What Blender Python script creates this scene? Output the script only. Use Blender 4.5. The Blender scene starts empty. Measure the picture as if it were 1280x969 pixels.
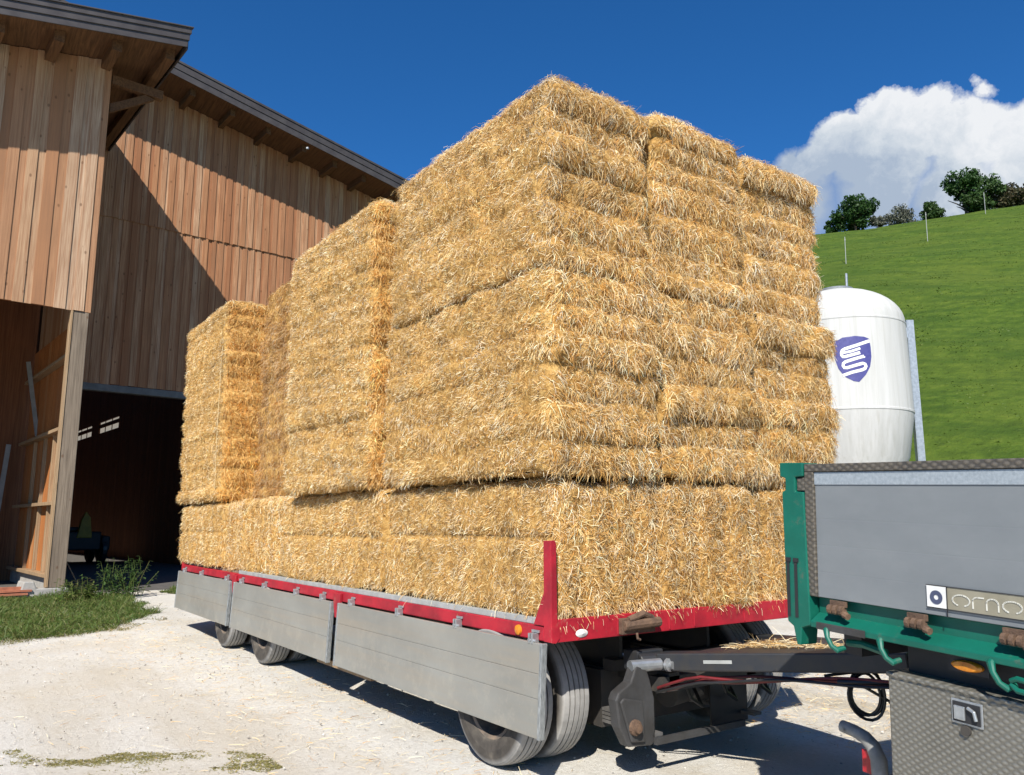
import bpy, math, random
import numpy as np
from mathutils import Vector, Matrix

sc = bpy.context.scene
COL = sc.collection
rng = np.random.default_rng(11)
random.seed(5)
R = math.radians
A3 = lambda *a: np.array(a, float)

# ------------------------------------------------------------------ materials
class NT:
    def __init__(s, name):
        s.m = bpy.data.materials.new(name); s.m.use_nodes = True
        s.t = s.m.node_tree; s.n = s.t.nodes; s.l = s.t.links
        s.b = s.n['Principled BSDF']
    def add(s, typ, **kw):
        n = s.n.new(typ)
        for k, v in kw.items():
            if k in n.inputs.keys() if hasattr(n.inputs, 'keys') else False: n.inputs[k].default_value = v
            else: setattr(n, k, v)
        return n
    def link(s, a, b): s.l.new(a, b)
    def noise(s, scale, detail=4, rough=.55, vec=None, dist=0):
        n = s.n.new('ShaderNodeTexNoise'); n.inputs['Scale'].default_value = scale
        n.inputs['Detail'].default_value = detail; n.inputs['Roughness'].default_value = rough
        n.inputs['Distortion'].default_value = dist
        if vec is not None: s.link(vec, n.inputs['Vector'])
        return n.outputs['Fac']
    def ramp(s, fac, stops):
        r = s.n.new('ShaderNodeValToRGB'); s.link(fac, r.inputs['Fac'])
        e = r.color_ramp.elements
        while len(e) < len(stops): e.new(.5)
        for el, (p, c) in zip(e, stops):
            el.position = p; el.color = (*c, 1) if len(c) == 3 else c
        return r.outputs['Color']
    def mix(s, fac, a, b, mode='MIX'):
        n = s.n.new('ShaderNodeMix'); n.data_type = 'RGBA'; n.blend_type = mode
        for val, i in ((fac, 0), (a, 6), (b, 7)):
            if hasattr(val, 'is_linked') or hasattr(val, 'links'): s.link(val, n.inputs[i])
            elif i == 0: n.inputs[0].default_value = val
            else: n.inputs[i].default_value = (*val, 1)
        return n.outputs[2]
    def math(s, op, a, b=0.0, c=None):
        n = s.n.new('ShaderNodeMath'); n.operation = op
        for i, v in enumerate((a, b) if c is None else (a, b, c)):
            if hasattr(v, 'links'): s.link(v, n.inputs[i])
            else: n.inputs[i].default_value = v
        return n.outputs[0]
    def obj(s):
        if not hasattr(s, '_o'): s._o = s.n.new('ShaderNodeTexCoord').outputs['Object']
        return s._o
    def mapped(s, scale=(1, 1, 1), rot=(0, 0, 0)):
        n = s.n.new('ShaderNodeMapping'); n.inputs['Scale'].default_value = scale; n.inputs['Rotation'].default_value = rot
        s.link(s.obj(), n.inputs['Vector']); return n.outputs['Vector']
    def bump(s, h, strength=.3, dist=.02):
        n = s.n.new('ShaderNodeBump'); n.inputs['Strength'].default_value = strength; n.inputs['Distance'].default_value = dist
        s.link(h, n.inputs['Height']); s.link(n.outputs[0], s.b.inputs['Normal'])
    def base(s, c):
        if hasattr(c, 'links'): s.link(c, s.b.inputs['Base Color'])
        else: s.b.inputs['Base Color'].default_value = (*c, 1)
    def set(s, rough=.6, metal=0, spec=.5):
        s.b.inputs['Roughness'].default_value = rough; s.b.inputs['Metallic'].default_value = metal
        s.b.inputs['Specular IOR Level'].default_value = spec

def simple(name, c, c2=None, rough=.6, metal=0, scale=6, detail=5, bump=0, bscale=40, spec=.5, lo=.35, hi=.7, stretch=None):
    t = NT(name); vec = t.mapped(stretch) if stretch else t.obj()
    if c2 is None: c2 = tuple(x * .72 for x in c)
    f = t.noise(scale, detail, .6, vec)
    t.base(t.ramp(f, [(lo, c2), (hi, c)])); t.set(rough, metal, spec)
    if bump: t.bump(t.noise(bscale, 4, .6, vec), bump, .01)
    return t.m

M = {}
# straw: one albedo per stalk, stored on the mesh
t = NT('straw_stalks'); at = t.n.new('ShaderNodeAttribute'); at.attribute_name = 'stalk'
t.base(at.outputs['Color']); t.set(.52, 0, .32)
tr = t.n.new('ShaderNodeBsdfTranslucent'); t.link(at.outputs['Color'], tr.inputs['Color'])
mx = t.n.new('ShaderNodeMixShader'); mx.inputs[0].default_value = .26
t.link(t.b.outputs[0], mx.inputs[1]); t.link(tr.outputs[0], mx.inputs[2]); t.link(mx.outputs[0], t.n['Material Output'].inputs[0])
M['stalk'] = t.m
t = NT('pressed_straw'); f = t.noise(26, 6, .7, t.obj()); f2 = t.noise(2.2, 3, .5, t.obj())
c = t.ramp(f, [(.3, (.11, .046, .011)), (.47, (.41, .222, .060)), (.74, (.76, .525, .205))])
t.base(t.mix(t.math('MULTIPLY', f2, .5), c, (.46, .28, .095))); t.set(.8, 0, .2); t.bump(f, .9, .03); M['straw'] = t.m

def boards(name, pal, grain=(.5, .3, .2), gs=(38, 38, .9), dark=.55, rough=.75, knots=True):
    t = NT(name); g = t.n.new('ShaderNodeNewGeometry'); isl = g.outputs['Random Per Island']
    n = len(pal); c = t.ramp(isl, [(i / max(1, n - (0 if knots else 1)), p) for i, p in enumerate(pal)])
    c.node.color_ramp.interpolation = 'CONSTANT' if knots else 'LINEAR'
    off = t.n.new('ShaderNodeCombineXYZ'); t.link(t.math('MULTIPLY', isl, 37.), off.inputs[2]); t.link(t.math('MULTIPLY', isl, 11.), off.inputs[0])
    va = t.n.new('ShaderNodeVectorMath'); va.operation = 'ADD'; t.link(t.obj(), va.inputs[0]); t.link(off.outputs[0], va.inputs[1])
    mp = t.n.new('ShaderNodeMapping'); mp.inputs['Scale'].default_value = gs; t.link(va.outputs[0], mp.inputs['Vector'])
    f = t.noise(1.0, 6, .62, mp.outputs[0], .8)
    c = t.mix(t.ramp(f, [(.36, (.85,) * 3), (.60, (0,) * 3)]), c, grain)
    w = t.noise(.55, 3, .6, va.outputs[0]); c = t.mix(t.ramp(w, [(.4, (0,) * 3), (.75, (.55,) * 3)]), c, tuple(x * dark for x in pal[0]))
    if knots:
        vo = t.n.new('ShaderNodeTexVoronoi'); mp2 = t.n.new('ShaderNodeMapping'); mp2.inputs['Scale'].default_value = (4.2, 4.2, 2.6)
        t.link(va.outputs[0], mp2.inputs['Vector']); t.link(mp2.outputs[0], vo.inputs['Vector']); vo.inputs['Scale'].default_value = 1
        c = t.mix(t.ramp(vo.outputs['Distance'], [(.06, (.6,) * 3), (.12, (0,) * 3)]), c, (.09, .04, .018))
    t.base(c); t.set(rough, 0, .25); t.bump(f, .35, .004); return t.m

M['larch'] = boards('larch_cladding', [(.40, .215, .115), (.51, .36, .24), (.46, .295, .175), (.34, .165, .08), (.54, .40, .28), (.43, .27, .155), (.52, .375, .255), (.37, .195, .10), (.48, .33, .215)], (.27, .135, .07))
M['larch2'] = boards('red_larch_cladding', [(.39, .195, .10), (.48, .285, .165), (.32, .145, .07), (.44, .24, .13), (.51, .33, .205), (.36, .17, .085), (.46, .27, .155), (.40, .20, .10)], (.24, .10, .045))
M['oldpost'] = boards('weathered_beam', [(.24, .19, .14), (.28, .22, .165)], (.10, .075, .055))
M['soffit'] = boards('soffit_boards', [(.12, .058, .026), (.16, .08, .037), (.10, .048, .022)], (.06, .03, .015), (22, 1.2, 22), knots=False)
M['orange'] = boards('orange_planks', [(.50, .20, .065), (.44, .165, .05), (.52, .26, .11), (.42, .18, .07)], (.30, .10, .03))
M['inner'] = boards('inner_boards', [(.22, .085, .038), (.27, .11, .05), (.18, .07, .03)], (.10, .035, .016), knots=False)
M['timber'] = boards('pale_timber', [(.36, .25, .15), (.42, .30, .18)], (.2, .12, .06), knots=False)
M['metalroof'] = simple('roof_sheet', (.085, .075, .072), (.055, .047, .046), .5, .25, 3)
M['lintel'] = simple('grey_lintel', (.17, .165, .16), (.11, .105, .10), .6, .2, 4)
M['concrete'] = simple('concrete', (.40, .38, .35), (.27, .26, .24), .9, 0, 5, 6, .4, 60)
M['redbrick'] = simple('red_planks', (.40, .15, .08), (.26, .09, .05), .8, 0, 9)

# trailer
t = NT('red_paint'); f = t.noise(5, 6, .65, t.obj()); c = t.ramp(f, [(.35, (.24, .010, .020)), (.6, (.40, .014, .028))])
d = t.noise(14, 8, .7, t.obj()); c = t.mix(t.ramp(d, [(.6, (0,) * 3), (.74, (.6,) * 3)]), c, (.28, .16, .11)); e_ = t.noise(40, 4, .7, t.obj()); c = t.mix(t.ramp(e_, [(.64, (0,) * 3), (.70, (.8,) * 3)]), c, (.12, .05, .035)); t.base(c); t.set(.5, 0, .4); M['red'] = t.m
t = NT('anodised_board'); f = t.noise(1, 5, .6, t.mapped((18, 1.2, 2.2))); g = t.noise(1, 5, .65, t.mapped((5, .5, 9)))
c = t.ramp(f, [(.3, (.235, .23, .205)), (.7, (.31, .305, .275))]); c = t.mix(t.ramp(g, [(.45, (0,) * 3), (.7, (.55,) * 3)]), c, (.32, .27, .205))
z_ = t.n.new('ShaderNodeSeparateXYZ'); t.link(t.obj(), z_.inputs[0]); sp_ = t.noise(7, 7, .75, t.obj()); c = t.mix(t.math('MULTIPLY', t.ramp(sp_, [(.5, (0,) * 3), (.66, (.75,) * 3)]), t.math('SUBTRACT', .82, z_.outputs[2])), c, (.42, .38, .31)); k_ = t.noise(1, 6, .8, t.mapped((40, 2.5, 40), (R(14), 0, 0))); c = t.mix(t.ramp(k_, [(.67, (0,) * 3), (.71, (.6,) * 3)]), c, (.16, .155, .14)); s_ = t.noise(30, 4, .7, t.obj()); c = t.mix(t.ramp(s_, [(.7, (0,) * 3), (.8, (.5,) * 3)]), c, (.5, .49, .45))
t.base(c); t.set(.55, .25, .5); t.bump(f, .05, .003); M['alu'] = t.m
M['aluedge'] = simple('board_edge', (.42, .44, .44), (.20, .21, .21), .45, .5, 16, 7, stretch=(8, 8, 1.5))
M['sill'] = simple('grey_sill', (.40, .41, .40), (.30, .31, .30), .6, .2, 12)
M['galv'] = simple('galvanised_steel', (.52, .54, .55), (.36, .38, .39), .42, .75, 22)
M['chassis'] = simple('chassis_paint', (.030, .030, .032), (.055, .048, .04), .55, 0, 9)
M['bracket'] = simple('dusty_grey_steel', (.058, .058, .06), (.036, .034, .032), .55, .1, 7, 7, .2)
M['spring'] = simple('worn_spring_steel', (.16, .155, .15), (.06, .055, .05), .6, .2, 9, 7)
M['drawbar'] = simple('drawbar_paint', (.014, .018, .026), (.03, .028, .026), .5, 0, 11, 8)
M['rust'] = simple('rusty_steel', (.155, .092, .056), (.07, .042, .028), .85, 0, 22, 6, .5, 80)
M['hose_red'] = simple('red_hose', (.17, .014, .016), (.07, .008, .009), .45)
M['hose_black'] = simple('black_hose', (.018, .018, .02), (.01, .01, .01), .4)
M['amber'] = simple('amber_lens', (.72, .27, .02), (.5, .15, .01), .25, 0, 60)
M['redlens'] = simple('red_lens', (.45, .02, .03), (.3, .01, .02), .25, 0, 60)
M['whitelens'] = simple('white_lens', (.78, .78, .76), (.62, .62, .6), .25, 0, 60)
M['deck'] = simple('deck_boards', (.28, .22, .16), (.17, .13, .09), .85, 0, 7)
t = NT('tyre_rubber'); f = t.noise(9, 6, .6, t.obj()); at = t.n.new('ShaderNodeAttribute'); at.attribute_name = 'tread'
c = t.mix(at.outputs['Fac'], t.ramp(f, [(.3, (.035, .031, .028)), (.55, (.075, .066, .056)), (.75, (.15, .13, .105))]), t.ramp(f, [(.3, (.24, .235, .225)), (.7, (.36, .35, .335))]))
t.base(c); t.set(.85, 0, .25); M['tyre'] = t.m
M['rim'] = simple('dusty_rim', (.34, .24, .165), (.10, .085, .07), .7, .1, 6, 6)
# truck
t = NT('green_paint'); f = t.noise(4, 6, .65, t.obj()); c = t.ramp(f, [(.35, (.003, .085, .058)), (.65, (.004, .12, .082))]); d = t.noise(16, 8, .75, t.obj())
c = t.mix(t.ramp(d, [(.58, (0,) * 3), (.70, (.7,) * 3)]), c, (.10, .10, .075)); t.base(c); t.set(.45, 0, .4); M['green'] = t.m
t = NT('grey_board_paint'); f = t.noise(1, 6, .65, t.mapped((2.5, 2.5, 5))); c = t.ramp(f, [(.3, (.165, .18, .19)), (.7, (.205, .22, .228))])
d = t.noise(18, 5, .75, t.obj()); c = t.mix(t.ramp(d, [(.68, (0,) * 3), (.76, (.7,) * 3)]), c, (.095, .10, .11)); t.base(c); t.set(.5, .1, .5); M['greyboard'] = t.m
def chequer(name, c1, c2, scale, metal, rough):
    t = NT(name); a = t.n.new('ShaderNodeTexVoronoi'); a.inputs['Randomness'].default_value = .0; a.inputs['Scale'].default_value = scale
    t.link(t.mapped((0, 1, 1.5), (R(45), 0, 0)), a.inputs['Vector']); h = t.ramp(a.outputs['Distance'], [(.15, (1,) * 3), (.5, (0,) * 3)])
    f = t.noise(5, 6, .6, t.obj()); t.base(t.mix(h, t.ramp(f, [(.3, c1), (.7, c2)]), tuple(x * 1.3 for x in c2))); t.set(rough, metal, .5); t.bump(h, .5, .004); return t.m
M['chequer'] = chequer('chequer_plate', (.14, .133, .112), (.195, .186, .16), 44, .4, .42)
M['trim'] = chequer('dark_chequer_trim', (.055, .052, .048), (.11, .095, .075), 40, .2, .5)
M['retro'] = simple('pale_strip', (.42, .455, .48), (.30, .335, .36), .35, .3, 90)
M['tan'] = simple('tan_sign', (.30, .275, .205), (.24, .22, .16), .5, .1, 12)
M['cream'] = simple('cream_lettering', (.66, .65, .58), (.55, .54, .47), .5, 0, 20)
M['black'] = simple('black_paint', (.014, .014, .017), (.02, .02, .022), .6)
M['navy'] = simple('dark_blue_ring', (.07, .085, .15), (.05, .06, .11), .5)
# silo
t = NT('silo_glassfibre'); f = t.noise(1, 6, .6, t.mapped((7, 7, .6))); c = t.ramp(f, [(.35, (.43, .43, .412)), (.65, (.50, .50, .485))])
g = t.noise(4, 6, .7, t.obj()); c = t.mix(t.ramp(g, [(.55, (0,) * 3), (.8, (.35,) * 3)]), c, (.45, .44, .40)); w_ = t.noise(1, 5, .65, t.mapped((16, 16, .35))); c = t.mix(t.ramp(w_, [(.50, (0,) * 3), (.72, (.5,) * 3)]), c, (.33, .32, .28)); t.base(c); t.set(.72, 0, .3); M['silo'] = t.m
M['violet'] = simple('violet_emblem', (.034, .034, .165), (.055, .055, .21), .5, 0, 20)
M['offwhite'] = simple('off_white', (.72, .72, .70), (.64, .64, .62), .5)
# vegetation
def leafmat(name, pal, tr_=.25):
    t = NT(name); g = t.n.new('ShaderNodeNewGeometry')
    c = t.ramp(g.outputs['Random Per Island'], [(i / (len(pal) - 1), p) for i, p in enumerate(pal)])
    t.base(c); t.set(.55, 0, .3); tb = t.n.new('ShaderNodeBsdfTranslucent'); t.link(c, tb.inputs['Color'])
    m_ = t.n.new('ShaderNodeMixShader'); m_.inputs[0].default_value = tr_
    t.link(t.b.outputs[0], m_.inputs[1]); t.link(tb.outputs[0], m_.inputs[2]); t.link(m_.outputs[0], t.n['Material Output'].inputs[0]); return t.m
M['leaf_dark'] = leafmat('dark_leaves', [(.018, .05, .012), (.04, .09, .018), (.028, .07, .016)])
M['leaf_mid'] = leafmat('mid_leaves', [(.03, .065, .018), (.06, .11, .03), (.045, .085, .022)])
M['leaf_grey'] = leafmat('grey_leaves', [(.11, .12, .09), (.16, .165, .13), (.09, .105, .075)])
M['leaf_brown'] = leafmat('brownish_leaves', [(.05, .05, .022), (.075, .06, .03), (.035, .05, .02)])
M['bark'] = simple('bark', (.10, .075, .055), (.05, .037, .027), .9)
M['grass'] = leafmat('grass_blades', [(.05, .10, .016), (.08, .135, .022), (.15, .17, .05), (.06, .11, .018), (.20, .18, .07)], .3)
M['drygrass'] = leafmat('dry_grass_blades', [(.16, .15, .045), (.24, .20, .08), (.10, .13, .03), (.20, .14, .06)], .3)
M['moss'] = leafmat('dry_moss', [(.24, .22, .07), (.34, .29, .12), (.18, .19, .05), (.40, .33, .16)], .3)
M['litter'] = M['stalk']
# ground
t = NT('gravel'); p = t.obj(); f1 = t.noise(.55, 5, .6, p); f2 = t.noise(38, 6, .75, p); f3 = t.noise(3.2, 6, .7, p)
c = t.ramp(f2, [(.26, (.31, .29, .25)), (.40, (.57, .545, .495)), (.7, (.71, .69, .64))])
c = t.mix(t.ramp(f1, [(.45, (0,) * 3), (.7, (.5,) * 3)]), c, (.52, .44, .31))
c = t.mix(t.ramp(f3, [(.58, (0,) * 3), (.72, (.5,) * 3)]), c, (.44, .37, .25))
tr_ = t.noise(1, 5, .6, t.mapped((.9, .12, 1), (0, 0, R(-12)))); c = t.mix(t.ramp(tr_, [(.5, (0,) * 3), (.66, (.45,) * 3)]), c, (.42, .355, .25)); dk = t.noise(9, 5, .7, p); c = t.mix(t.ramp(dk, [(.62, (0,) * 3), (.74, (.4,) * 3)]), c, (.30, .27, .22)); far = t.n.new('ShaderNodeVectorMath'); far.operation = 'LENGTH'; t.link(p, far.inputs[0])
edge = t.math('ADD', far.outputs['Value'], t.math('MULTIPLY', f1, 8.))
c = t.mix(t.ramp(t.math('DIVIDE', edge, 60.), [(.66, (0,) * 3), (.72, (1,) * 3)]), c, (.06, .11, .02))
t.base(c); t.set(.92, 0, .2); t.bump(t.math('ADD', f2, t.math('MULTIPLY', t.noise(110, 3, .7, p), .5)), .8, .02); M['gravel'] = t.m
t = NT('mixed_stones'); g_ = t.n.new('ShaderNodeNewGeometry'); t.base(t.ramp(g_.outputs['Random Per Island'], [(0, (.22, .20, .17)), (.4, (.42, .39, .34)), (.7, (.56, .54, .49)), (1, (.34, .29, .22))])); t.set(.9, 0, .2); M['stone'] = t.m
t = NT('meadow'); p = t.obj(); f = t.noise(1.6, 7, .72, p); f2 = t.noise(.12, 4, .6, p); f3 = t.noise(1, 4, .6, t.mapped((.75, .05, .75), (0, 0, R(-28))))
c = t.ramp(f, [(.30, (.032, .062, .007)), (.5, (.062, .106, .011)), (.72, (.110, .152, .019))])
c = t.mix(t.ramp(f2, [(.38, (0,) * 3), (.70, (.45,) * 3)]), c, (.105, .132, .018))
c = t.mix(t.ramp(f3, [(.46, (0,) * 3), (.62, (.6,) * 3)]), c, (.034, .070, .008))
t.base(c); t.set(.85, 0, .15); t.bump(t.math('ADD', f, f3), .9, .25); M['meadow'] = t.m

# ------------------------------------------------------------------ mesh tools
def link(o, parent=None):
    COL.objects.link(o)
    if parent is not None: o.parent = parent
    return o
def root(name, loc, label, cat, group=None):
    o = bpy.data.objects.new(name, None); o.location = loc; link(o)
    o['label'] = label; o['category'] = cat
    if group: o['group'] = group
    o['_loc'] = list(map(float, loc)); return o
def tag(o, label=None, cat=None, group=None, kind=None):
    for k, v in (('label', label), ('category', cat), ('group', group), ('kind', kind)):
        if v: o[k] = v
    return o
def origin(o):
    while o.parent: o = o.parent
    return np.array(o.location)

class MB:
    def __init__(s, fn=None): s.v = []; s.f = []; s.mi = []; s.fn = fn; s.att = []
    def pts(s, P): return [s.fn(*p) if s.fn else np.array(p, float) for p in P]
    def raw(s, P, F, mi=0):
        b = len(s.v); s.v += s.pts(P); s.f += [[b + i for i in f] for f in F]; s.mi += [mi] * len(F); return s
    def box(s, x0, x1, y0, y1, z0, z1, mi=0):
        return s.raw([(x0, y0, z0), (x1, y0, z0), (x1, y1, z0), (x0, y1, z0), (x0, y0, z1), (x1, y0, z1), (x1, y1, z1), (x0, y1, z1)],
                     [(0, 3, 2, 1), (4, 5, 6, 7), (0, 1, 5, 4), (1, 2, 6, 5), (2, 3, 7, 6), (3, 0, 4, 7)], mi)
    def hexa(s, P, mi=0):
        return s.raw(P, [(0, 3, 2, 1), (4, 5, 6, 7), (0, 1, 5, 4), (1, 2, 6, 5), (2, 3, 7, 6), (3, 0, 4, 7)], mi)
    def beam(s, a, b, w, h, up=(0, 0, 1), mi=0):
        a, b = A3(*a), A3(*b); d = b - a; d /= np.linalg.norm(d); up = A3(*up); sx = np.cross(d, up); sx /= np.linalg.norm(sx); uz = np.cross(sx, d)
        P = [q + i * sx * w / 2 + j * uz * h / 2 for q in (a, b) for i, j in ((-1, -1), (1, -1), (1, 1), (-1, 1))]
        return s.raw(P, [(0, 1, 2, 3)[::-1], (4, 5, 6, 7), (0, 1, 5, 4), (1, 2, 6, 5), (2, 3, 7, 6), (3, 0, 4, 7)], mi)
    def tube(s, P, r, seg=10, mi=0, cap=True):
        P = [A3(*p) for p in P]; n = len(P); rs = r if hasattr(r, '__len__') else [r] * n; rings = []; nrm = None
        for i in range(n):
            d = P[min(i + 1, n - 1)] - P[max(i - 1, 0)]; d /= np.linalg.norm(d) + 1e-12
            if nrm is None: nrm = np.cross(d, (0, 0, 1) if abs(d[2]) < .9 else (1, 0, 0))
            nrm = nrm - d * (nrm @ d); nrm /= np.linalg.norm(nrm); bi = np.cross(d, nrm)
            rings += [P[i] + rs[i] * (nrm * math.cos(k * 2 * math.pi / seg) + bi * math.sin(k * 2 * math.pi / seg)) for k in range(seg)]
        F = [(i * seg + k, i * seg + (k + 1) % seg, (i + 1) * seg + (k + 1) % seg, (i + 1) * seg + k) for i in range(n - 1) for k in range(seg)]
        if cap: F += [tuple(range(seg))[::-1], tuple(range((n - 1) * seg, n * seg))]
        return s.raw(rings, F, mi)
    def lathe(s, prof, c=(0, 0, 0), axis='z', seg=32, mi=0, cap=False):
        pts = []; n = len(prof)
        for a, r in prof:
            for k in range(seg):
                w = 2 * math.pi * k / seg; x, y = r * math.cos(w), r * math.sin(w)
                q = {'z': (x, y, a), 'x': (a, x, y), 'y': (y, a, x)}[axis]; pts.append((c[0] + q[0], c[1] + q[1], c[2] + q[2]))
        F = [(i * seg + k, i * seg + (k + 1) % seg, (i + 1) * seg + (k + 1) % seg, (i + 1) * seg + k) for i in range(n - 1) for k in range(seg)]
        if cap: F += [tuple(range(seg))[::-1], tuple(range((n - 1) * seg, n * seg))]
        return s.raw(pts, F, mi)
    def prism(s, poly, d0, d1, axes='xzy', mi=0):
        """poly in the first two axes, extruded along the third"""
        n = len(poly); P = []
        for d in (d0, d1):
            for a, b in poly:
                q = dict(zip(axes, (a, b, d))); P.append((q['x'], q['y'], q['z']))
        F = [tuple(range(n))[::-1], tuple(range(n, 2 * n))] + [(i, (i + 1) % n, n + (i + 1) % n, n + i) for i in range(n)]
        return s.raw(P, F, mi)
    def build(s, name, mats, parent=None, bevel=0, smooth=False, recalc=True):
        me = bpy.data.meshes.new(name); o = bpy.data.objects.new(name, me); link(o, parent)
        off = origin(parent) if parent is not None else np.zeros(3)
        me.from_pydata([tuple(v - off) for v in s.v], [], s.f)
        for m in (mats if isinstance(mats, (list, tuple)) else [mats]): me.materials.append(m)
        me.polygons.foreach_set('material_index', s.mi)
        if recalc:
            import bmesh
            bm = bmesh.new(); bm.from_mesh(me); bmesh.ops.recalc_face_normals(bm, faces=bm.faces)
            if smooth:
                for e in bm.edges: e.smooth = not (len(e.link_faces) == 2 and e.calc_face_angle(0) > R(32))
            bm.to_mesh(me); bm.free()
        if smooth: me.polygons.foreach_set('use_smooth', [True] * len(me.polygons))
        if bevel:
            b = o.modifiers.new('bevel', 'BEVEL'); b.width = bevel; b.segments = 2; b.limit_method = 'ANGLE'; b.angle_limit = R(40)
        me.update(); return o
def copy_to(o, delta, parent):
    c = o.copy(); link(c, parent); c.location = Vector(o.location) + Vector(delta); return c

def np_mesh(name, V, F4, mats, mi=None, col=None, cname='stalk', loc=(0, 0, 0), smooth=None):
    """big quad mesh straight from arrays"""
    me = bpy.data.meshes.new(name); n = len(F4)
    me.vertices.add(len(V)); me.vertices.foreach_set('co', (V - np.array(loc)).astype(np.float32).ravel())
    me.loops.add(n * 4); me.loops.foreach_set('vertex_index', F4.astype(np.int32).ravel())
    me.polygons.add(n); me.polygons.foreach_set('loop_start', np.arange(0, 4 * n, 4, dtype=np.int32)); me.polygons.foreach_set('loop_total', np.full(n, 4, np.int32))
    for m in mats: me.materials.append(m)
    if mi is not None: me.polygons.foreach_set('material_index', mi.astype(np.int32))
    if smooth is not None: me.polygons.foreach_set('use_smooth', smooth)
    if col is not None:
        a = me.color_attributes.new(cname, 'FLOAT_COLOR', 'POINT'); a.data.foreach_set('color', np.c_[col, np.ones(len(col))].astype(np.float32).ravel())
    me.update(calc_edges=True); me.validate()
    o = bpy.data.objects.new(name, me); o.location = loc; link(o); return o

# ------------------------------------------------------------------ straw
PAL = np.array([(.94, .82, .55), (.85, .64, .33), (.76, .485, .18), (.63, .32, .072), (.29, .135, .038), (.72, .58, .40)])
def lownoise(P, seed, freq):
    g = np.random.default_rng(seed); out = np.zeros(len(P))
    for k in range(7):
        w = g.normal(size=3) * freq * (1 + .35 * k); out += np.sin(P @ w + g.uniform(0, 6.28)) / (1 + .35 * k)
    return out / 3.2
def ribbons(P, D, N, L, W, droop, arc, g, seg=4):
    """curved flat stalks: P root, D direction, N surface normal"""
    n = len(P); S = np.cross(D, N + .55 * g.normal(size=(n, 3))); S /= np.linalg.norm(S, axis=1)[:, None] + 1e-9
    ss = np.linspace(0, 1, seg); V = np.zeros((n, seg, 2, 3))
    kink = g.normal(size=(n, 3)) * .09
    for i, q in enumerate(ss):
        c = P + D * (L * q)[:, None] + N * (arc * 4 * q * (1 - q))[:, None] + kink * (L * q * q)[:, None]
        c[:, 2] -= droop * L * q * q
        w = W * (1 - .45 * q)
        V[:, i, 0] = c - S * (w / 2)[:, None]; V[:, i, 1] = c + S * (w / 2)[:, None]
    V = V.reshape(n * seg * 2, 3); b = (np.arange(n) * seg * 2)[:, None, None]; k = (np.arange(seg - 1) * 2)[None, :, None]
    F = (b + k + np.array([0, 1, 3, 2])[None, None, :]).reshape(-1, 4); return V, F

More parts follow.
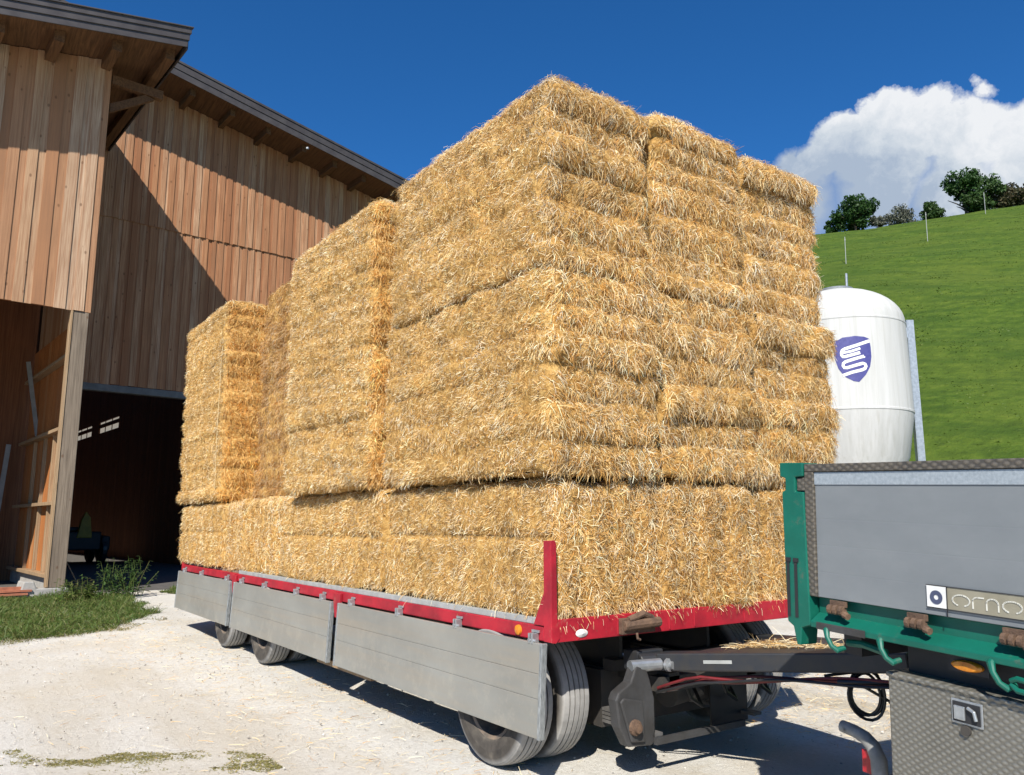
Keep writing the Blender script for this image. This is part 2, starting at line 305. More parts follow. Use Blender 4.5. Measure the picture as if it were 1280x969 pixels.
def bale(lo, hi, axis, fronts, seed, dens, label, wscale=1., r=.05, name='straw_bale', fringe=0, tint=(1, 1, 1), ftint=(1, 1, 1), rt=0., splitz=None, group='straw bales stacked on the trailer'):
    """lo,hi box; axis along which the flakes are stacked; fronts: {face: style} with the faces that are seen"""
    g = np.random.default_rng(seed); lo = np.array(lo, float); hi = np.array(hi, float); loc = np.array([(lo[0] + hi[0]) / 2, (lo[1] + hi[1]) / 2, lo[2]])
    Ln = hi[axis] - lo[axis]; nf = max(3, round(Ln / .19)); cuts = np.linspace(0, Ln, nf + 1); cuts[1:-1] += g.normal(size=nf - 1) * .026; cuts += lo[axis]
    famp = g.uniform(.35, 1.35, nf); fshift = g.normal(size=(nf, 3)) * .014
    rv = np.array([.085, .085, r]) if axis == 2 else np.array([r, r * 1.6, r * 1.6])
    def deform(P, ax_res=.02):
        core = np.clip(P, lo + rv, hi - rv); d = (P - core) / rv; n = d / (np.linalg.norm(d, axis=1)[:, None] + 1e-9); Q = core + n * rv
        t_ = Q[:, axis] + .026 * lownoise(Q, seed + 1, 2.2); k = np.clip(np.searchsorted(cuts, t_) - 1, 0, nf - 1)
        ph = np.clip((t_ - cuts[k]) / (cuts[k + 1] - cuts[k]), 0, 1); bul = np.sin(np.pi * ph) ** .38 - 1
        w = .050 * n[:, 1] ** 2 + (.030 if fronts.get('-x') == 'fold' else .022) * n[:, 0] ** 2
        if axis == 0: w = .038 * n[:, 1] ** 2
        if axis == 1: w = .034 * n[:, 0] ** 2 + .02 * n[:, 1] ** 2
        fa_ = famp[k] * (1 - n[:, 0] ** 2) + .9 * n[:, 0] ** 2; Q = Q + n * (w * fa_ * bul)[:, None] + n * (.022 * lownoise(Q, seed + 2, 4.) + .013 * lownoise(Q, seed + 3, 13.) + .013 * lownoise(Q, seed + 12, 31.) * (ax_res < .05))[:, None]
        m = np.ones((len(Q), 3)); m[:, axis] = 0; m *= (1 - np.abs(n[:, axis]))[:, None]
        Q = Q + fshift[k] * m
        if rt:
            ex = np.minimum(np.minimum(Q[:, 0] - lo[0], hi[0] - Q[:, 0]), np.minimum(Q[:, 1] - lo[1], hi[1] - Q[:, 1]) + .06); up_ = np.clip((Q[:, 2] - (hi[2] - .3)) / .3, 0, 1)
            Q[:, 2] -= rt * up_ * np.clip(1 - ex / .26, 0, 1) ** 1.6
        if splitz is not None: Q = Q - n * (.035 * np.exp(-((Q[:, 2] - splitz - .02 * lownoise(Q, seed + 9, 2.)) / .022) ** 2) * n[:, 0] ** 2)[:, None]
        return Q, n, ph
    V, F = [], []; base = 0
    def face_axes(fc):
        ax = 'xyz'.index(fc[1]); o = [i for i in range(3) if i != ax]; return ax, o[0], o[1], (hi if fc[0] == '+' else lo)[ax]
    for fc in ('-x', '+x', '-y', '+y', '-z', '+z'):
        ax, a, b, val = face_axes(fc); st = (.026 if wscale < 1.3 else .034) if fc in fronts else .09
        na, nb = max(3, int((hi[a] - lo[a]) / st)), max(3, int((hi[b] - lo[b]) / st))
        ga, gb = np.meshgrid(np.linspace(lo[a], hi[a], na), np.linspace(lo[b], hi[b], nb), indexing='ij')
        P = np.zeros((na * nb, 3)); P[:, a] = ga.ravel(); P[:, b] = gb.ravel(); P[:, ax] = val
        V.append(deform(P, st)[0]); i = np.arange(na * nb).reshape(na, nb)
        q = np.stack([i[:-1, :-1], i[1:, :-1], i[1:, 1:], i[:-1, 1:]], -1).reshape(-1, 4) + base
        flip = (fc[0] == '+') ^ (ax == 1); F.append(q if flip else q[:, ::-1]); base += na * nb
    nb_faces = sum(len(x) for x in F); C_ = [np.zeros((base, 3)) + .3]
    for fc, style in fronts.items():
        ax, a, b, val = face_axes(fc); area = (hi[a] - lo[a]) * (hi[b] - lo[b]); k = {'fold': 1., 'cut': 1.25, 'top': .8, 'thin': .3}[style]
        n = int(area * dens * k)
        P = np.zeros((n, 3)); P[:, a] = g.uniform(lo[a], hi[a], n); P[:, b] = g.uniform(lo[b], hi[b], n); P[:, ax] = val
        P = P[lownoise(P, seed + 8, 13.) + .35 * lownoise(P, seed + 10, 30.) > -.48 + .25 * g.normal(size=n)]; n = len(P); Q, N, ph = deform(P); rnd = g.normal(size=(n, 3)); rnd -= N * (rnd * N).sum(1)[:, None]; rnd /= np.linalg.norm(rnd, axis=1)[:, None]
        if style in ('fold',):
            al = np.zeros((n, 3)); across = 0 if axis != 0 else 2; al[:, across] = np.sign(g.normal(size=n))
            dn = np.zeros((n, 3)); dn[:, 2] = -1
            if axis == 2:
                kind = g.random(n); swirl = 1.5 * lownoise(Q, seed + 4, 8.)
                D = np.where((kind < .5)[:, None], dn * g.uniform(.5, 1.1, (n, 1)) + np.abs(al) * (swirl + g.normal(size=n) * .65)[:, None], np.abs(al) * np.sign(swirl)[:, None] * .6 + rnd * .8 + dn * .35)
                L = np.where(kind < .5, g.uniform(.028, .08, n), g.uniform(.035, .10, n))
            else:
                D = al * .35 * g.random((n, 1)) + rnd * .8 + dn * .25; D[:, 0] += np.sign(.5 - ph) * .35 * (1 if axis == 0 else 0); L = g.uniform(.03, .09, n)
            D = D + N * g.uniform(.05, .42, (n, 1)); arc = g.uniform(.004, .022, n); dr = .25
        elif style == 'cut':
            fa = 3.2 * lownoise(Q, seed + 4, 11.) + 1.6; t1 = np.zeros((n, 3)); t1[:, a] = np.cos(fa); t1[:, b] = np.sin(fa); D = t1 * .7 + rnd * .65 + N * g.uniform(.1, .8, (n, 1)); D[:, 2] -= .25; L = g.uniform(.018, .062, n); arc = g.uniform(0, .01, n); dr = .2
        else:
            D = rnd + N * g.uniform(.05, .7, (n, 1)); L = g.uniform(.04, .12, n); arc = g.uniform(.005, .03, n); dr = .35
        D /= np.linalg.norm(D, axis=1)[:, None]; W = g.uniform(.0018, .0044, n) * wscale
        P0 = Q - N * .010 - D * (L * .25)[:, None]
        v, f = ribbons(P0, D, N, L, W, dr, arc, g); V.append(v); F.append(f + base); base += len(v)
        pr = {'fold': (.19, .25, .24, .18, .09, .05), 'cut': (.27, .27, .18, .11, .09, .08), 'top': (.26, .3, .22, .12, .04, .06), 'thin': (.2, .3, .25, .15, .05, .05)}[style]
        c = PAL[g.choice(6, n, p=pr)] * g.uniform(.74, 1.1, (n, 1)); cl = lownoise(Q, seed + 5, 5.)
        c = c * (1 + .20 * cl + .22 * lownoise(Q, seed + 11, 17.) + .12 * lownoise(Q, seed + 7, 1.6))[:, None]; hu = np.clip(lownoise(Q, seed + 13, 9.), -1, 1); c[:, 2] *= (1 + .25 * hu); c[:, 1] *= (1 + .07 * hu); c *= np.array(tint) * (np.array(ftint) if style == 'fold' else 1)
        C_.append(np.repeat(np.clip(c, .02, .9), 8, axis=0))
    if fringe:
        n = fringe; per = g.random(n) < .86; P = np.zeros((n, 3)); P[:, 2] = lo[2] + g.uniform(.0, .08, n)
        P[:, 0] = np.where(per, g.uniform(lo[0], hi[0], n), lo[0] + .01); P[:, 1] = np.where(per, lo[1] + .01, g.uniform(lo[1], hi[1], n))
        N = np.where(per[:, None], (0, -1., 0), (-1., 0, 0)); D = N * g.uniform(.1, .7, (n, 1)) + g.normal(size=(n, 3)) * .35; D[:, 2] -= 1; D /= np.linalg.norm(D, axis=1)[:, None]
        L = g.uniform(.025, .085, n); v, f = ribbons(P, D, N, L, g.uniform(.002, .0045, n) * wscale, .2, np.full(n, .01), g); V.append(v); F.append(f + base); base += len(v)
        C_.append(np.repeat(PAL[g.choice(6, n, p=(.3, .3, .2, .1, .04, .06))] * g.uniform(.75, 1.1, (n, 1)), 8, axis=0))
    V = np.concatenate(V); F = np.concatenate(F); mi = np.zeros(len(F)); mi[nb_faces:] = 1
    o = np_mesh(name, V, F, [M['straw'], M['stalk']], mi, np.concatenate(C_), loc=loc, smooth=np.ones(len(F), bool))
    return tag(o, label, 'straw bale', group)

Z0, ZA, ZB, ZC = .835, 1.615, 2.78, 3.93
D1, D2, D3 = 13000, 10000, 6500
# first stack behind the red headboard, three columns wide
xs = [(-.02, .83), (.845, 1.745), (1.76, 2.655)]
upl = ['top bale above the red corner post, at the near corner of the front stack', 'top bale in the middle column of the front stack', 'top bale beside the clouds, right column of the front stack']
lol = ['lower bale above the red corner post, at the near corner of the front stack', 'lower bale in the middle column of the front stack', 'lower bale beside the white silo, right column of the front stack']
for i, (a, b) in enumerate(xs):
    fr = {'-y': 'fold', '+z': 'top'}
    if i == 0: fr['-x'] = 'cut'
    if i == 2: fr['+x'] = 'thin'
    dy = (-.035, .0, .015)[i]
    bale((a - .004, dy - .008, ZB), (b - .012, 1.95, ZC + (.075, .115, .07)[i]), 2, dict(fr), 100 + i, D1, upl[i], rt=.11, r=.022)
    fr2 = dict(fr); fr2['+z'] = 'thin'
    bale((a - .010, dy - .022, ZA), (b + .012, 1.97, ZB + .006), 2, fr2, 110 + i, D1, lol[i], r=.022)
# second stack
bale((-.075, 2.15, ZA), (.80, 4.01, ZC + .04), 2, {'-x': 'cut', '-y': 'fold', '+z': 'top'}, 120, D2, 'tall upright bale of the second stack, directly behind the front stack', 1.15, rt=.08, ftint=(1, .85, .60))
# third stack, set back from the edge
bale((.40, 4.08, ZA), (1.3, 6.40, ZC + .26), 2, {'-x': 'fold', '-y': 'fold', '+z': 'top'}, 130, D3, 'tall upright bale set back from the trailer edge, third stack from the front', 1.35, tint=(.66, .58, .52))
# fourth stack by the barn door
tb_ = bale((-.025, 6.46, ZA), (.88, 8.54, ZC + .21), 2, {'-x': 'cut', '-y': 'fold', '+z': 'top'}, 140, D3, 'tall upright bale of the hindmost stack, next to the barn door', 1.5, rt=.06, tint=(1, .97, .9), ftint=(1, .83, .56))
TW = MB(); TW.tube([(-.03, 6.57, ZA + .06), (-.045, 6.565, 2.4), (-.045, 6.56, 3.3), (-.02, 6.575, ZC + .15), (.3, 6.6, ZC + .22)], .0035, 6)
TWINES = (TW, tb_)
# bottom layer lying across the deck
bale((.03, -.005, Z0), (2.15, 2.06, ZA - .03), 0, {'-y': 'fold', '-x': 'cut', '+z': 'thin'}, 150, D1, 'bale lying across the deck behind the red headboard', fringe=900, splitz=1.27)
bale((.03, 2.09, Z0), (2.15, 4.36, ZA - .03), 0, {'-x': 'cut', '+z': 'thin'}, 151, D2, 'bale lying across the deck under the second stack', 1.15, splitz=1.25)
bale((.05, 4.40, Z0), (2.15, 6.3, ZA - .02), 1, {'-x': 'fold', '+z': 'top'}, 152, D3, 'bale lying on the deck under the set back third stack', 1.35)
bale((.0, 6.34, Z0), (2.15, 8.3, ZA - .03), 0, {'-x': 'cut', '+z': 'thin', '+y': 'thin', '-y': 'thin'}, 153, D3, 'bale lying on the deck at the tail, under the hindmost stack', 1.5, splitz=1.25)

def scatter_straw(name, label, P, seed, col=None, lift=.006, Lr=(.04, .14), flat=.1, w=(.003, .006)):
    g = np.random.default_rng(seed); n = len(P); D = g.normal(size=(n, 3)); D[:, 2] = np.abs(D[:, 2]) * flat; D /= np.linalg.norm(D, axis=1)[:, None]
    N = np.tile((0, 0, 1.), (n, 1)); P = P + N * lift
    v, f = ribbons(P, D, N, g.uniform(*Lr, n), g.uniform(*w, n), flat * .5, np.full(n, .003), g)
    c = np.repeat(PAL[g.choice(6, n, p=(.35, .3, .2, .08, .02, .05))] * g.uniform(.75, 1.1, (n, 1)), 8, axis=0)
    o = np_mesh(name, v, f, [M['stalk']], None, c); return tag(o, label, 'straw', kind='stuff')

o = TWINES[0].build('twine', simple('straw_twine', (.62, .48, .26)), None); o.location = -TWINES[1].location; o.parent = TWINES[1]

# ------------------------------------------------------------------ trailer
TR = root('flatbed_trailer', (1.28, 4.0, 0), 'red flatbed trailer with grey drop sides, loaded with straw', 'trailer')
MB().box(.06, 2.17, .04, 8.02, .79, .83).build('deck', M['deck'], TR)
MB().box(-.005, .055, .05, 8.05, .735, .812).build('side_rail', M['red'], TR, .006)
MB().box(2.17, 2.225, .05, 8.05, .735, .812).build('side_rail', M['red'], TR, .006)
MB().box(.01, .058, .06, 5.55, .8125, .848).build('deck_edge', M['sill'], TR, .003)
h = MB(); h.prism([(.0, .758), (.03, .735), (2.195, .735), (2.22, .758), (2.22, .85), (.0, .85)], -.03, .035, 'xzy')
for x in (.16, .44, .84, 1.05, 1.5, 1.9): h.box(x, x + .012, -.034, -.028, .742, .846)
hb = h.build('headboard_rail', M['red'], TR, .004)
MB().box(0, 2.22, 8.052, 8.11, .735, .85).build('tail_rail', M['red'], TR, .006)
for x, s in ((0, 1), (2.22, -1)):
    p = MB(); p.prism([(x - .018 * s, .736), (x + .012 * s, .732), (x + .036 * s, .755), (x + .022 * s, .84), (x + .018 * s, 1.24), (x + .01 * s, 1.258), (x - .012 * s, 1.258), (x - .018 * s, 1.25)], -.036, -.030, 'xzy')
    p.box(min(x - .018 * s, x + .014 * s), max(x - .018 * s, x + .014 * s), -.0295, .03, .737, 1.256)
    p.box(min(x + .0145 * s, x + .019 * s), max(x + .0145 * s, x + .019 * s), -.028, .02, .86, 1.2, 1)
    p.prism([(.031, .815), (.13, .815), (.031, 1.0)], min(x - .012 * s, x - .002 * s), max(x - .012 * s, x - .002 * s), 'yzx')
    p.build('corner_post', [M['red'], M['sill']], TR, .004)
# drop sides hanging down
def drop_side(x, y0, y1, s):
    b = MB(); zt, zb = .728, .262; out = -.045 * s; w = (.0, -.012 * s)
    hs = [zt, .5775, .5767, .4545, .4537, zb]
    for k in range(3):
        za, zc = hs[2 * k], hs[2 * k + 1]
        o0 = out + (zt - za) * -.05 * s; o1 = out + (zt - zc) * -.05 * s
        xs_ = [x + o0, x + o0 + .026 * s, x + o1, x + o1 + .026 * s]
        b.hexa([(xs_[2], y0, zc), (xs_[3], y0, zc), (xs_[3], y1, zc), (xs_[2], y1, zc), (xs_[0], y0, za), (xs_[1], y0, za), (xs_[1], y1, za), (xs_[0], y1, za)])
    o = b.build('drop_side', M['alu'], TR, .003)
    for yy in (y0, y1):
        e = MB()
        d = -.004 if yy == y0 else .004; q = yy + (-.022 if yy == y0 else 0)
        xa = x + out; xb = x + out - (zt - zb) * .05 * s
        e.hexa([(xb - .004 * s, q, zb - .004), (xb + .034 * s, q, zb - .004), (xb + .034 * s, q + .022, zb - .004), (xb - .004 * s, q + .022, zb - .004),
                (xa - .004 * s, q, zt + .002), (xa + .034 * s, q, zt + .002), (xa + .034 * s, q + .022, zt + .002), (xa - .004 * s, q + .022, zt + .002)])
        e.build('edge_profile', M['aluedge'], o, .004)
for y0, y1 in ((.03, 2.67), (2.85, 5.50), (5.68, 8.04)):
    drop_side(0, y0, y1, 1); b = MB(); b.box(2.18, 2.206, y0, y1, .852, 1.03); b.box(2.18, 2.206, y0, y1, 1.032, 1.21); b.box(2.18, 2.206, y0, y1, 1.212, 1.32); b.build('drop_side', M['alu'], TR, .003)
for y in (2.758, 5.59):
    b = MB(); b.prism([(y - .075, .80), (y + .075, .80), (y + .06, .72), (y + .028, .61), (y - .028, .61), (y - .06, .72)], -.03, -.006, 'yzx'); b.build('stake_socket', M['red'], TR, .004)
    MB().box(.012, .05, y - .03, y + .03, .30, .732).build('stake', M['chassis'], TR)
hm = MB(); hm.box(-.018, -.006, -.032, .032, .775, .789); hm.box(-.05, -.006, -.02, -.006, .722, .774); hm.box(-.05, -.006, .008, .02, .722, .774); hm.tube([(-.036, -.034, .736), (-.036, .034, .736)], .009, 8)
h0 = None
for y in (.11, .89, 1.67, 2.47, 3.05, 3.67, 4.55, 5.3, 5.85, 6.95, 7.8):
    if h0 is None:
        h0 = hm.build('hinge', M['galv'], None, .002); h0.parent = TR; h0.location = Vector((-1.28, y - 4.0, 0))
    else:
        c = h0.copy(); link(c, TR); c.location = Vector((-1.28, y - 4.0, 0))
MB().lathe([(0, .028), (-.012, .026), (-.018, .015), (-.019, .001)], (-.006, .273, .772), 'x', 20).build('side_marker_lamp', M['amber'], TR, smooth=True)
b = MB(); b.raw([(.185 + .042 * math.cos(k * math.pi / 10) * q, -.0345 - .014 * (1 - q), .772 + .021 * math.sin(k * math.pi / 10) * q) for q in (1, .7, .02) for k in range(20)],
      [(i * 20 + k, i * 20 + (k + 1) % 20, (i + 1) * 20 + (k + 1) % 20, (i + 1) * 20 + k) for i in range(2) for k in range(20)]); b.build('front_marker_lamp', M['whitelens'], TR, smooth=True)
b = MB(); b.box(.45, .70, -.062, -.032, .745, .83); b.tube([(.46, -.06, .79), (.72, -.075, .80)], .028, 10); b.tube([(.55, -.07, .75), (.55, -.075, .72), (.57, -.075, .712)], .008, 8); b.tube([(.5, -.06, .82), (.6, -.07, .85), (.68, -.06, .82)], .02, 8)
b.build('strap_winch', M['rust'], TR, .006)
# chassis
b = MB()
for x in (.72, 1.48):
    b.box(x - .012, x + .012, .25, 7.9, .50, .785); b.box(x - .07, x + .07, .25, 7.9, .486, .5); b.box(x - .07, x + .07, .25, 7.9, .772, .786)
for y in np.arange(.45, 8, .75): b.box(.10, 2.12, y, y + .05, .67, .77)
b.build('chassis_frame', M['chassis'], TR)
b = MB(); b.box(1.86, 2.16, 1.10, 3.4, .40, .732); b.build('dark_blocker', M['chassis'], TR, .01)  # added dark box, hides the sunlit ground under the far rail
b = MB(); b.lathe([(.47, .50), (.53, .50), (.53, .36), (.47, .36), (.47, .50)], (1.25, .6, 0), 'z', 36); b.build('turntable', M['chassis'], TR)
bg_ = lambda x, y, z: A3(1.28, .575, 0) + A3(math.cos(b9), math.sin(b9), 0) * (x - 1.28) + A3(-math.sin(b9), math.cos(b9), 0) * (y - .575) + A3(0, 0, z)
b9 = R(0); b = MB(bg_)
for x in (.80, 1.46): b.box(x - .04, x + .04, -.10, 1.25, .44, .52)
b.box(.7, 1.56, -.10, .0, .42, .5); b.box(.7, 1.56, 1.05, 1.15, .42, .5); b.box(.62, 1.6, .2, .3, .50, .56); b.box(.62, 1.58, .32, .52, .17, .49)
b.build('steering_frame', M['chassis'], TR)
for x in (.66, 1.50):
    b = MB(bg_)
    for k in range(6): b.hexa([(x - .035, -.10 + .11 * k, .20 + .022 * k), (x + .035, -.10 + .11 * k, .20 + .022 * k), (x + .035, 1.25 - .11 * k, .20 + .022 * k), (x - .035, 1.25 - .11 * k, .20 + .022 * k), (x - .035, -.10 + .11 * k, .217 + .022 * k), (x + .035, -.10 + .11 * k, .217 + .022 * k), (x + .035, 1.25 - .11 * k, .217 + .022 * k), (x - .035, 1.25 - .11 * k, .217 + .022 * k)])
    b.build('leaf_spring', M['spring'], TR)
# spring hangers: shouldered plates with a pin
def hanger(x):
    b = MB(); b.prism([(x - .05, .175), (x + .12, .16), (x + .15, .18), (x + .15, .40), (x + .12, .50), (x + .09, .575), (x + .02, .58), (x - .02, .50), (x - .11, .455), (x - .13, .42), (x - .11, .28)], -.10, -.03, 'xzy')
    b.prism([(x - .04, .20), (x + .06, .19), (x + .05, .40), (x - .09, .43), (x - .115, .41)], -.118, -.1015, 'xzy')
    o = b.build('spring_hanger', M['bracket'], TR, .012)
    p = MB(); p.lathe([(-.119, .042), (-.135, .04), (-.14, .025), (-.156, .024), (-.157, .001)], (x - .02, 0, .275), 'y', 14); p.build('hanger_bolt', M['rust'], o)
    return o
hanger(.49)
b = MB(bg_); b.box(.62, 1.35, -.13, -.105, .165, .20); b.build('axle_guard', M['bracket'], TR)
MB().tube([(.1, .59, .378), (2.1, .59, .378)], .06, 12).build('axle', M['chassis'], TR)
for (y, z) in ((4.62, .375), (5.96, .375)):
    MB().tube([(.1, y, z), (2.1, y, z)], .06, 12).build('axle', M['chassis'], TR)
b = MB()
b.tube([(1.12, .10, .31), (1.17, .07, .36), (1.20, .08, .40)], [.03, .045, .03], 10); b.tube([(1.12, .10, .31), (1.26, .11, .28), (1.30, .10, .33)], [.02, .016, .014], 8); b.tube([(1.42, .10, .47), (1.46, .08, .42), (1.44, .09, .36), (1.50, .09, .35)], [.035, .03, .025, .03], 9)
b.build('brake_cylinder', M['spring'], TR, smooth=True)
b = MB(bg_); b.tube([(.95, .12, .36), (1.15, .14, .37), (1.34, .12, .36)], .085, 14); b.tube([(1.1, -.05, .52), (1.3, .0, .46), (1.55, -.04, .5)], .02, 8); b.build('air_tank', M['chassis'], TR, smooth=True)
for x_ in (.9, 1.2, 1.52):
    b = MB(bg_); b.tube([(x_, -.06, .50), (x_ + .05, -.08, .36), (x_ + .16, -.06, .30), (x_ + .2, .05, .40)], .011, 7); b.build('brake_hose', M['hose_black'], TR, smooth=True)
# wheels
def wheel_proto():
    w, Rr = .212, .378
    rim = MB(); rim.lathe([(-.085, .235), (-.08, .215), (-.02, .20), (.045, .185), (.055, .13), (.03, .11), (.0, .09), (-.01, .075), (-.03, .07), (-.035, .001)], (0, 0, 0), 'x', 36)
    rim.lathe([(-.035, .228), (.085, .235)], (0, 0, 0), 'x', 36)
    for k in range(8):
        a = k * math.pi / 4; rim.tube([(.048, .155 * math.cos(a), .155 * math.sin(a)), (.022, .155 * math.cos(a), .155 * math.sin(a))], .012, 6)
    o = rim.build('wheel', M['rim'], None, smooth=True)
    prof = [(-.078, .225), (-.094, .245), (-.106, .29), (-.104, .33), (-.097, .357), (-.088, .366)]; trd = [0, 0, 0, 0, .6, 1]
    for c in (-.052, -.018, .018, .052):
        prof += [(c - .0045, .374 if abs(c) < .04 else .371), (c - .004, .358), (c + .004, .358), (c + .0045, .374 if abs(c) < .04 else .371)]; trd += [1, 0, 0, 1]
    prof += [(.088, .366), (.097, .357), (.104, .33), (.106, .29), (.094, .245), (.078, .225)]; trd += [1, .6, 0, 0, 0, 0]
    ty = MB(); ty.lathe(prof, (0, 0, 0), 'x', 56); tob = ty.build('tyre', M['tyre'], None, smooth=False)
    a = tob.data.color_attributes.new('tread', 'FLOAT_COLOR', 'POINT'); vals = np.repeat(np.array(trd, float), 56)
    a.data.foreach_set('color', np.c_[vals, vals, vals, np.ones_like(vals)].astype(np.float32).ravel())
    tob.parent = o; return o, tob
W0, T0 = wheel_proto()
def place_wheel(x, y, z, parent, flip=False, scale=1, first=False):
    if first: o, t_ = W0, T0
    else:
        o = W0.copy(); link(o); t_ = T0.copy(); link(t_); t_.parent = o
    o.parent = parent; o.location = Vector((x, y, z)) - Vector(origin(parent)); o.rotation_euler = (random.uniform(0, 3), 0, math.pi if flip else 0); o.scale = (scale,) * 3
    return o
first = True
BA = R(0); BP = A3(1.28, .575, 0)
for y in (4.62, 5.96):
    for x, fl in ((.085, False), (.345, True), (1.83, False), (2.08, True)):
        place_wheel(x, y, .378, TR, fl, 1, first); first = False
for x, fl in ((.085, False), (.345, True), (1.83, False), (2.08, True)):
    q = BP + A3(math.cos(BA), math.sin(BA), 0) * (x - 1.28); w_ = place_wheel(q[0], q[1], .378, TR, fl, 1); w_.rotation_euler = (w_.rotation_euler[0], 0, BA + (math.pi if fl else 0))
BG = lambda x, y, z: BP + A3(math.cos(BA), math.sin(BA), 0) * (x - 1.28) + A3(-math.sin(BA), math.cos(BA), 0) * (y - .575) + A3(0, 0, z)
b = MB(BG); b.box(1.20, 1.53, .0, .012, .155, .50); b.build('mud_flap', M['hose_black'], TR)
MB().box(.0, .05, 2.15, 3.2, .215, .262).build('underrun_bar', M['timber'], TR, .004)
# drawbar
EYE = (1.38, -1.62, .70)
b = MB(); b.beam((.74, -.06, .582), (1.16, -1.28, .70), .12, .095); b.beam((1.79, .09, .582), (1.46, -1.28, .70), .12, .095)
b.hexa([(.86, -.22, .628), (1.72, -.12, .628), (1.44, -1.22, .722), (1.18, -1.22, .722), (.86, -.22, .645), (1.72, -.12, .645), (1.44, -1.22, .742), (1.18, -1.22, .742)])
b.beam((1.31, -1.2, .68), EYE, .3, .12)
b.tube([(.60, -.02, .578), (.80, -.07, .578)], .05, 14); b.tube([(1.66, .07, .57), (1.92, .11, .57)], .045, 14); b.box(.60, .80, -.02, .1, .53, .64)
DB = b.build('drawbar', M['drawbar'], TR, .008)
b = MB(); b.lathe([(0, .038), (-.018, .036), (-.024, .022), (-.04, .02), (-.041, .001)], (.715, -.138, .575), 'y', 16); b.tube([(.50, -.06, .575), (.69, -.10, .575)], .032, 14); b.build('hinge_pin', M['galv'], DB)
b = MB(); d_ = A3(1.16 - .74, -1.28 + .06, .118); d_ /= np.linalg.norm(d_); n_ = np.cross(d_, (0, 0, 1)); n_ /= -np.linalg.norm(n_)
if n_[0] > 0: n_ = -n_
p0 = A3(.74, -.06, .585) + d_ * .28 + n_ * .0625; up_ = np.cross(d_, n_); up_ = up_ * np.sign(up_[2])
b.raw([p0 + up_ * -.009, p0 + d_ * .16 + up_ * -.009, p0 + d_ * .16 + up_ * .009, p0 + up_ * .009, p0 + up_ * -.009 + n_ * .002, p0 + d_ * .16 + up_ * -.009 + n_ * .002, p0 + d_ * .16 + up_ * .009 + n_ * .002, p0 + up_ * .009 + n_ * .002], [(0, 1, 2, 3), (4, 5, 6, 7), (0, 1, 5, 4), (1, 2, 6, 5), (2, 3, 7, 6), (3, 0, 4, 7)]); b.build('reflector_strip', M['sill'], DB)
def hose(off, zoff, r, mat, seed, name='air_hose'):
    g = np.random.default_rng(seed); P = []
    for t_ in np.linspace(0, 1, 16):
        q = A3(.74, -.06, .565) * (1 - t_) + A3(1.16, -1.28, .675) * t_
        P.append(q + A3(-.055 + off, -.02, -.060 + zoff + .012 * math.sin(t_ * 9 + seed) - .07 * max(0, .18 - t_) / .18))
    return MB().tube(P, r, 8).build(name, mat, TR, smooth=True)
hose(0, 0, .008, M['hose_red'], 1); hose(.03, -.014, .008, M['hose_red'], 2); hose(-.015, -.012, .007, M['hose_black'], 3); hose(.05, -.005, .007, M['hose_red'], 4)
g = np.random.default_rng(3); P = []; cx_ = A3(1.12, -1.066, .525); ux = A3(.52, -.855, 0)
for k in range(70):
    a = k * .29 + 1.4; rr = .088 + .012 * math.sin(k * .11) ; sx = .84
    P.append(cx_ + ux * (rr * sx * math.cos(a)) + A3(0, 0, rr * 1.2 * math.sin(a)) + A3(.855, .52, 0) * (k * .0004 - .01) + A3(.006 * math.sin(k * .6), 0, .004 * math.cos(k * .7)))
P = [A3(1.0, -.92, .60), A3(1.08, -1.03, .625)] + P + [A3(1.17, -1.15, .50), A3(1.19, -1.2, .43), A3(1.2, -1.22, .40)]
MB().tube(P, .0075, 7).build('coiled_cable', M['hose_black'], TR, smooth=True)
MB().tube([(.99, -1.0, .585), (1.08, -1.2, .60), (1.2, -1.42, .66), (1.3, -1.6, .72)], .012, 8).build('air_hose', M['hose_black'], TR, smooth=True)
g = np.random.default_rng(8); n = 700; t_ = g.beta(1.6, 2.2, n) * .8 + .05; x_ = .95 + .27 * t_ + g.normal(size=n) * .05 + .1; y_ = -.25 - .95 * t_
hh = .035 * np.exp(-((t_ - .3) / .22) ** 2) * g.random(n)
scatter_straw('loose_straw', 'loose straw heap lying on the black drawbar', np.c_[x_, y_, .645 + (.097) * t_ + hh], 4, lift=.003, flat=.12, Lr=(.03, .10), w=(.002, .004))

# ------------------------------------------------------------------ truck (own frame: s to the rear, l to the right, h up from the top of the rear corner)
TO = A3(.054, -1.463, 1.577); TA = A3(.137, .990, .043); TA /= np.linalg.norm(TA); TRr = A3(.991, -.137, 0); TRr /= np.linalg.norm(TRr); TU = np.cross(TRr, TA)
TT = lambda s, l, h: TO + TA * s + TRr * l + TU * h
tb = lambda: MB(TT)
TK = root('flatbed_truck', (TO + TA * -2 + TRr * 1.25) * A3(1, 1, 0), 'green flatbed truck with grey drop side and chequer plate toolbox', 'truck')
LEN = -4.6
b = tb(); hs = [-.034, -.2075, -.2081, -.3035, -.3041, -.4015, -.4021, -.494]
for k in range(4): b.box(LEN, -.139, .004, .03, hs[2 * k + 1], hs[2 * k])
b.box(LEN, -.14, .00415, .0295, -.4935, -.0345); SB = b.build('drop_side', M['greyboard'], TK, .002)
b = tb(); b.box(LEN, -.097, -.006, .036, -.033, -.004); b.box(-.1385, -.097, -.006, .036, -.494, -.0335); b.box(-.0965, -.058, -.004, .03, -.105, -.055); b.build('edge_trim', M['trim'], SB, .003)
b = tb(); b.box(LEN, -.1395, .0005, .0035, -.081, -.036); b.build('pale_strip', M['retro'], SB)
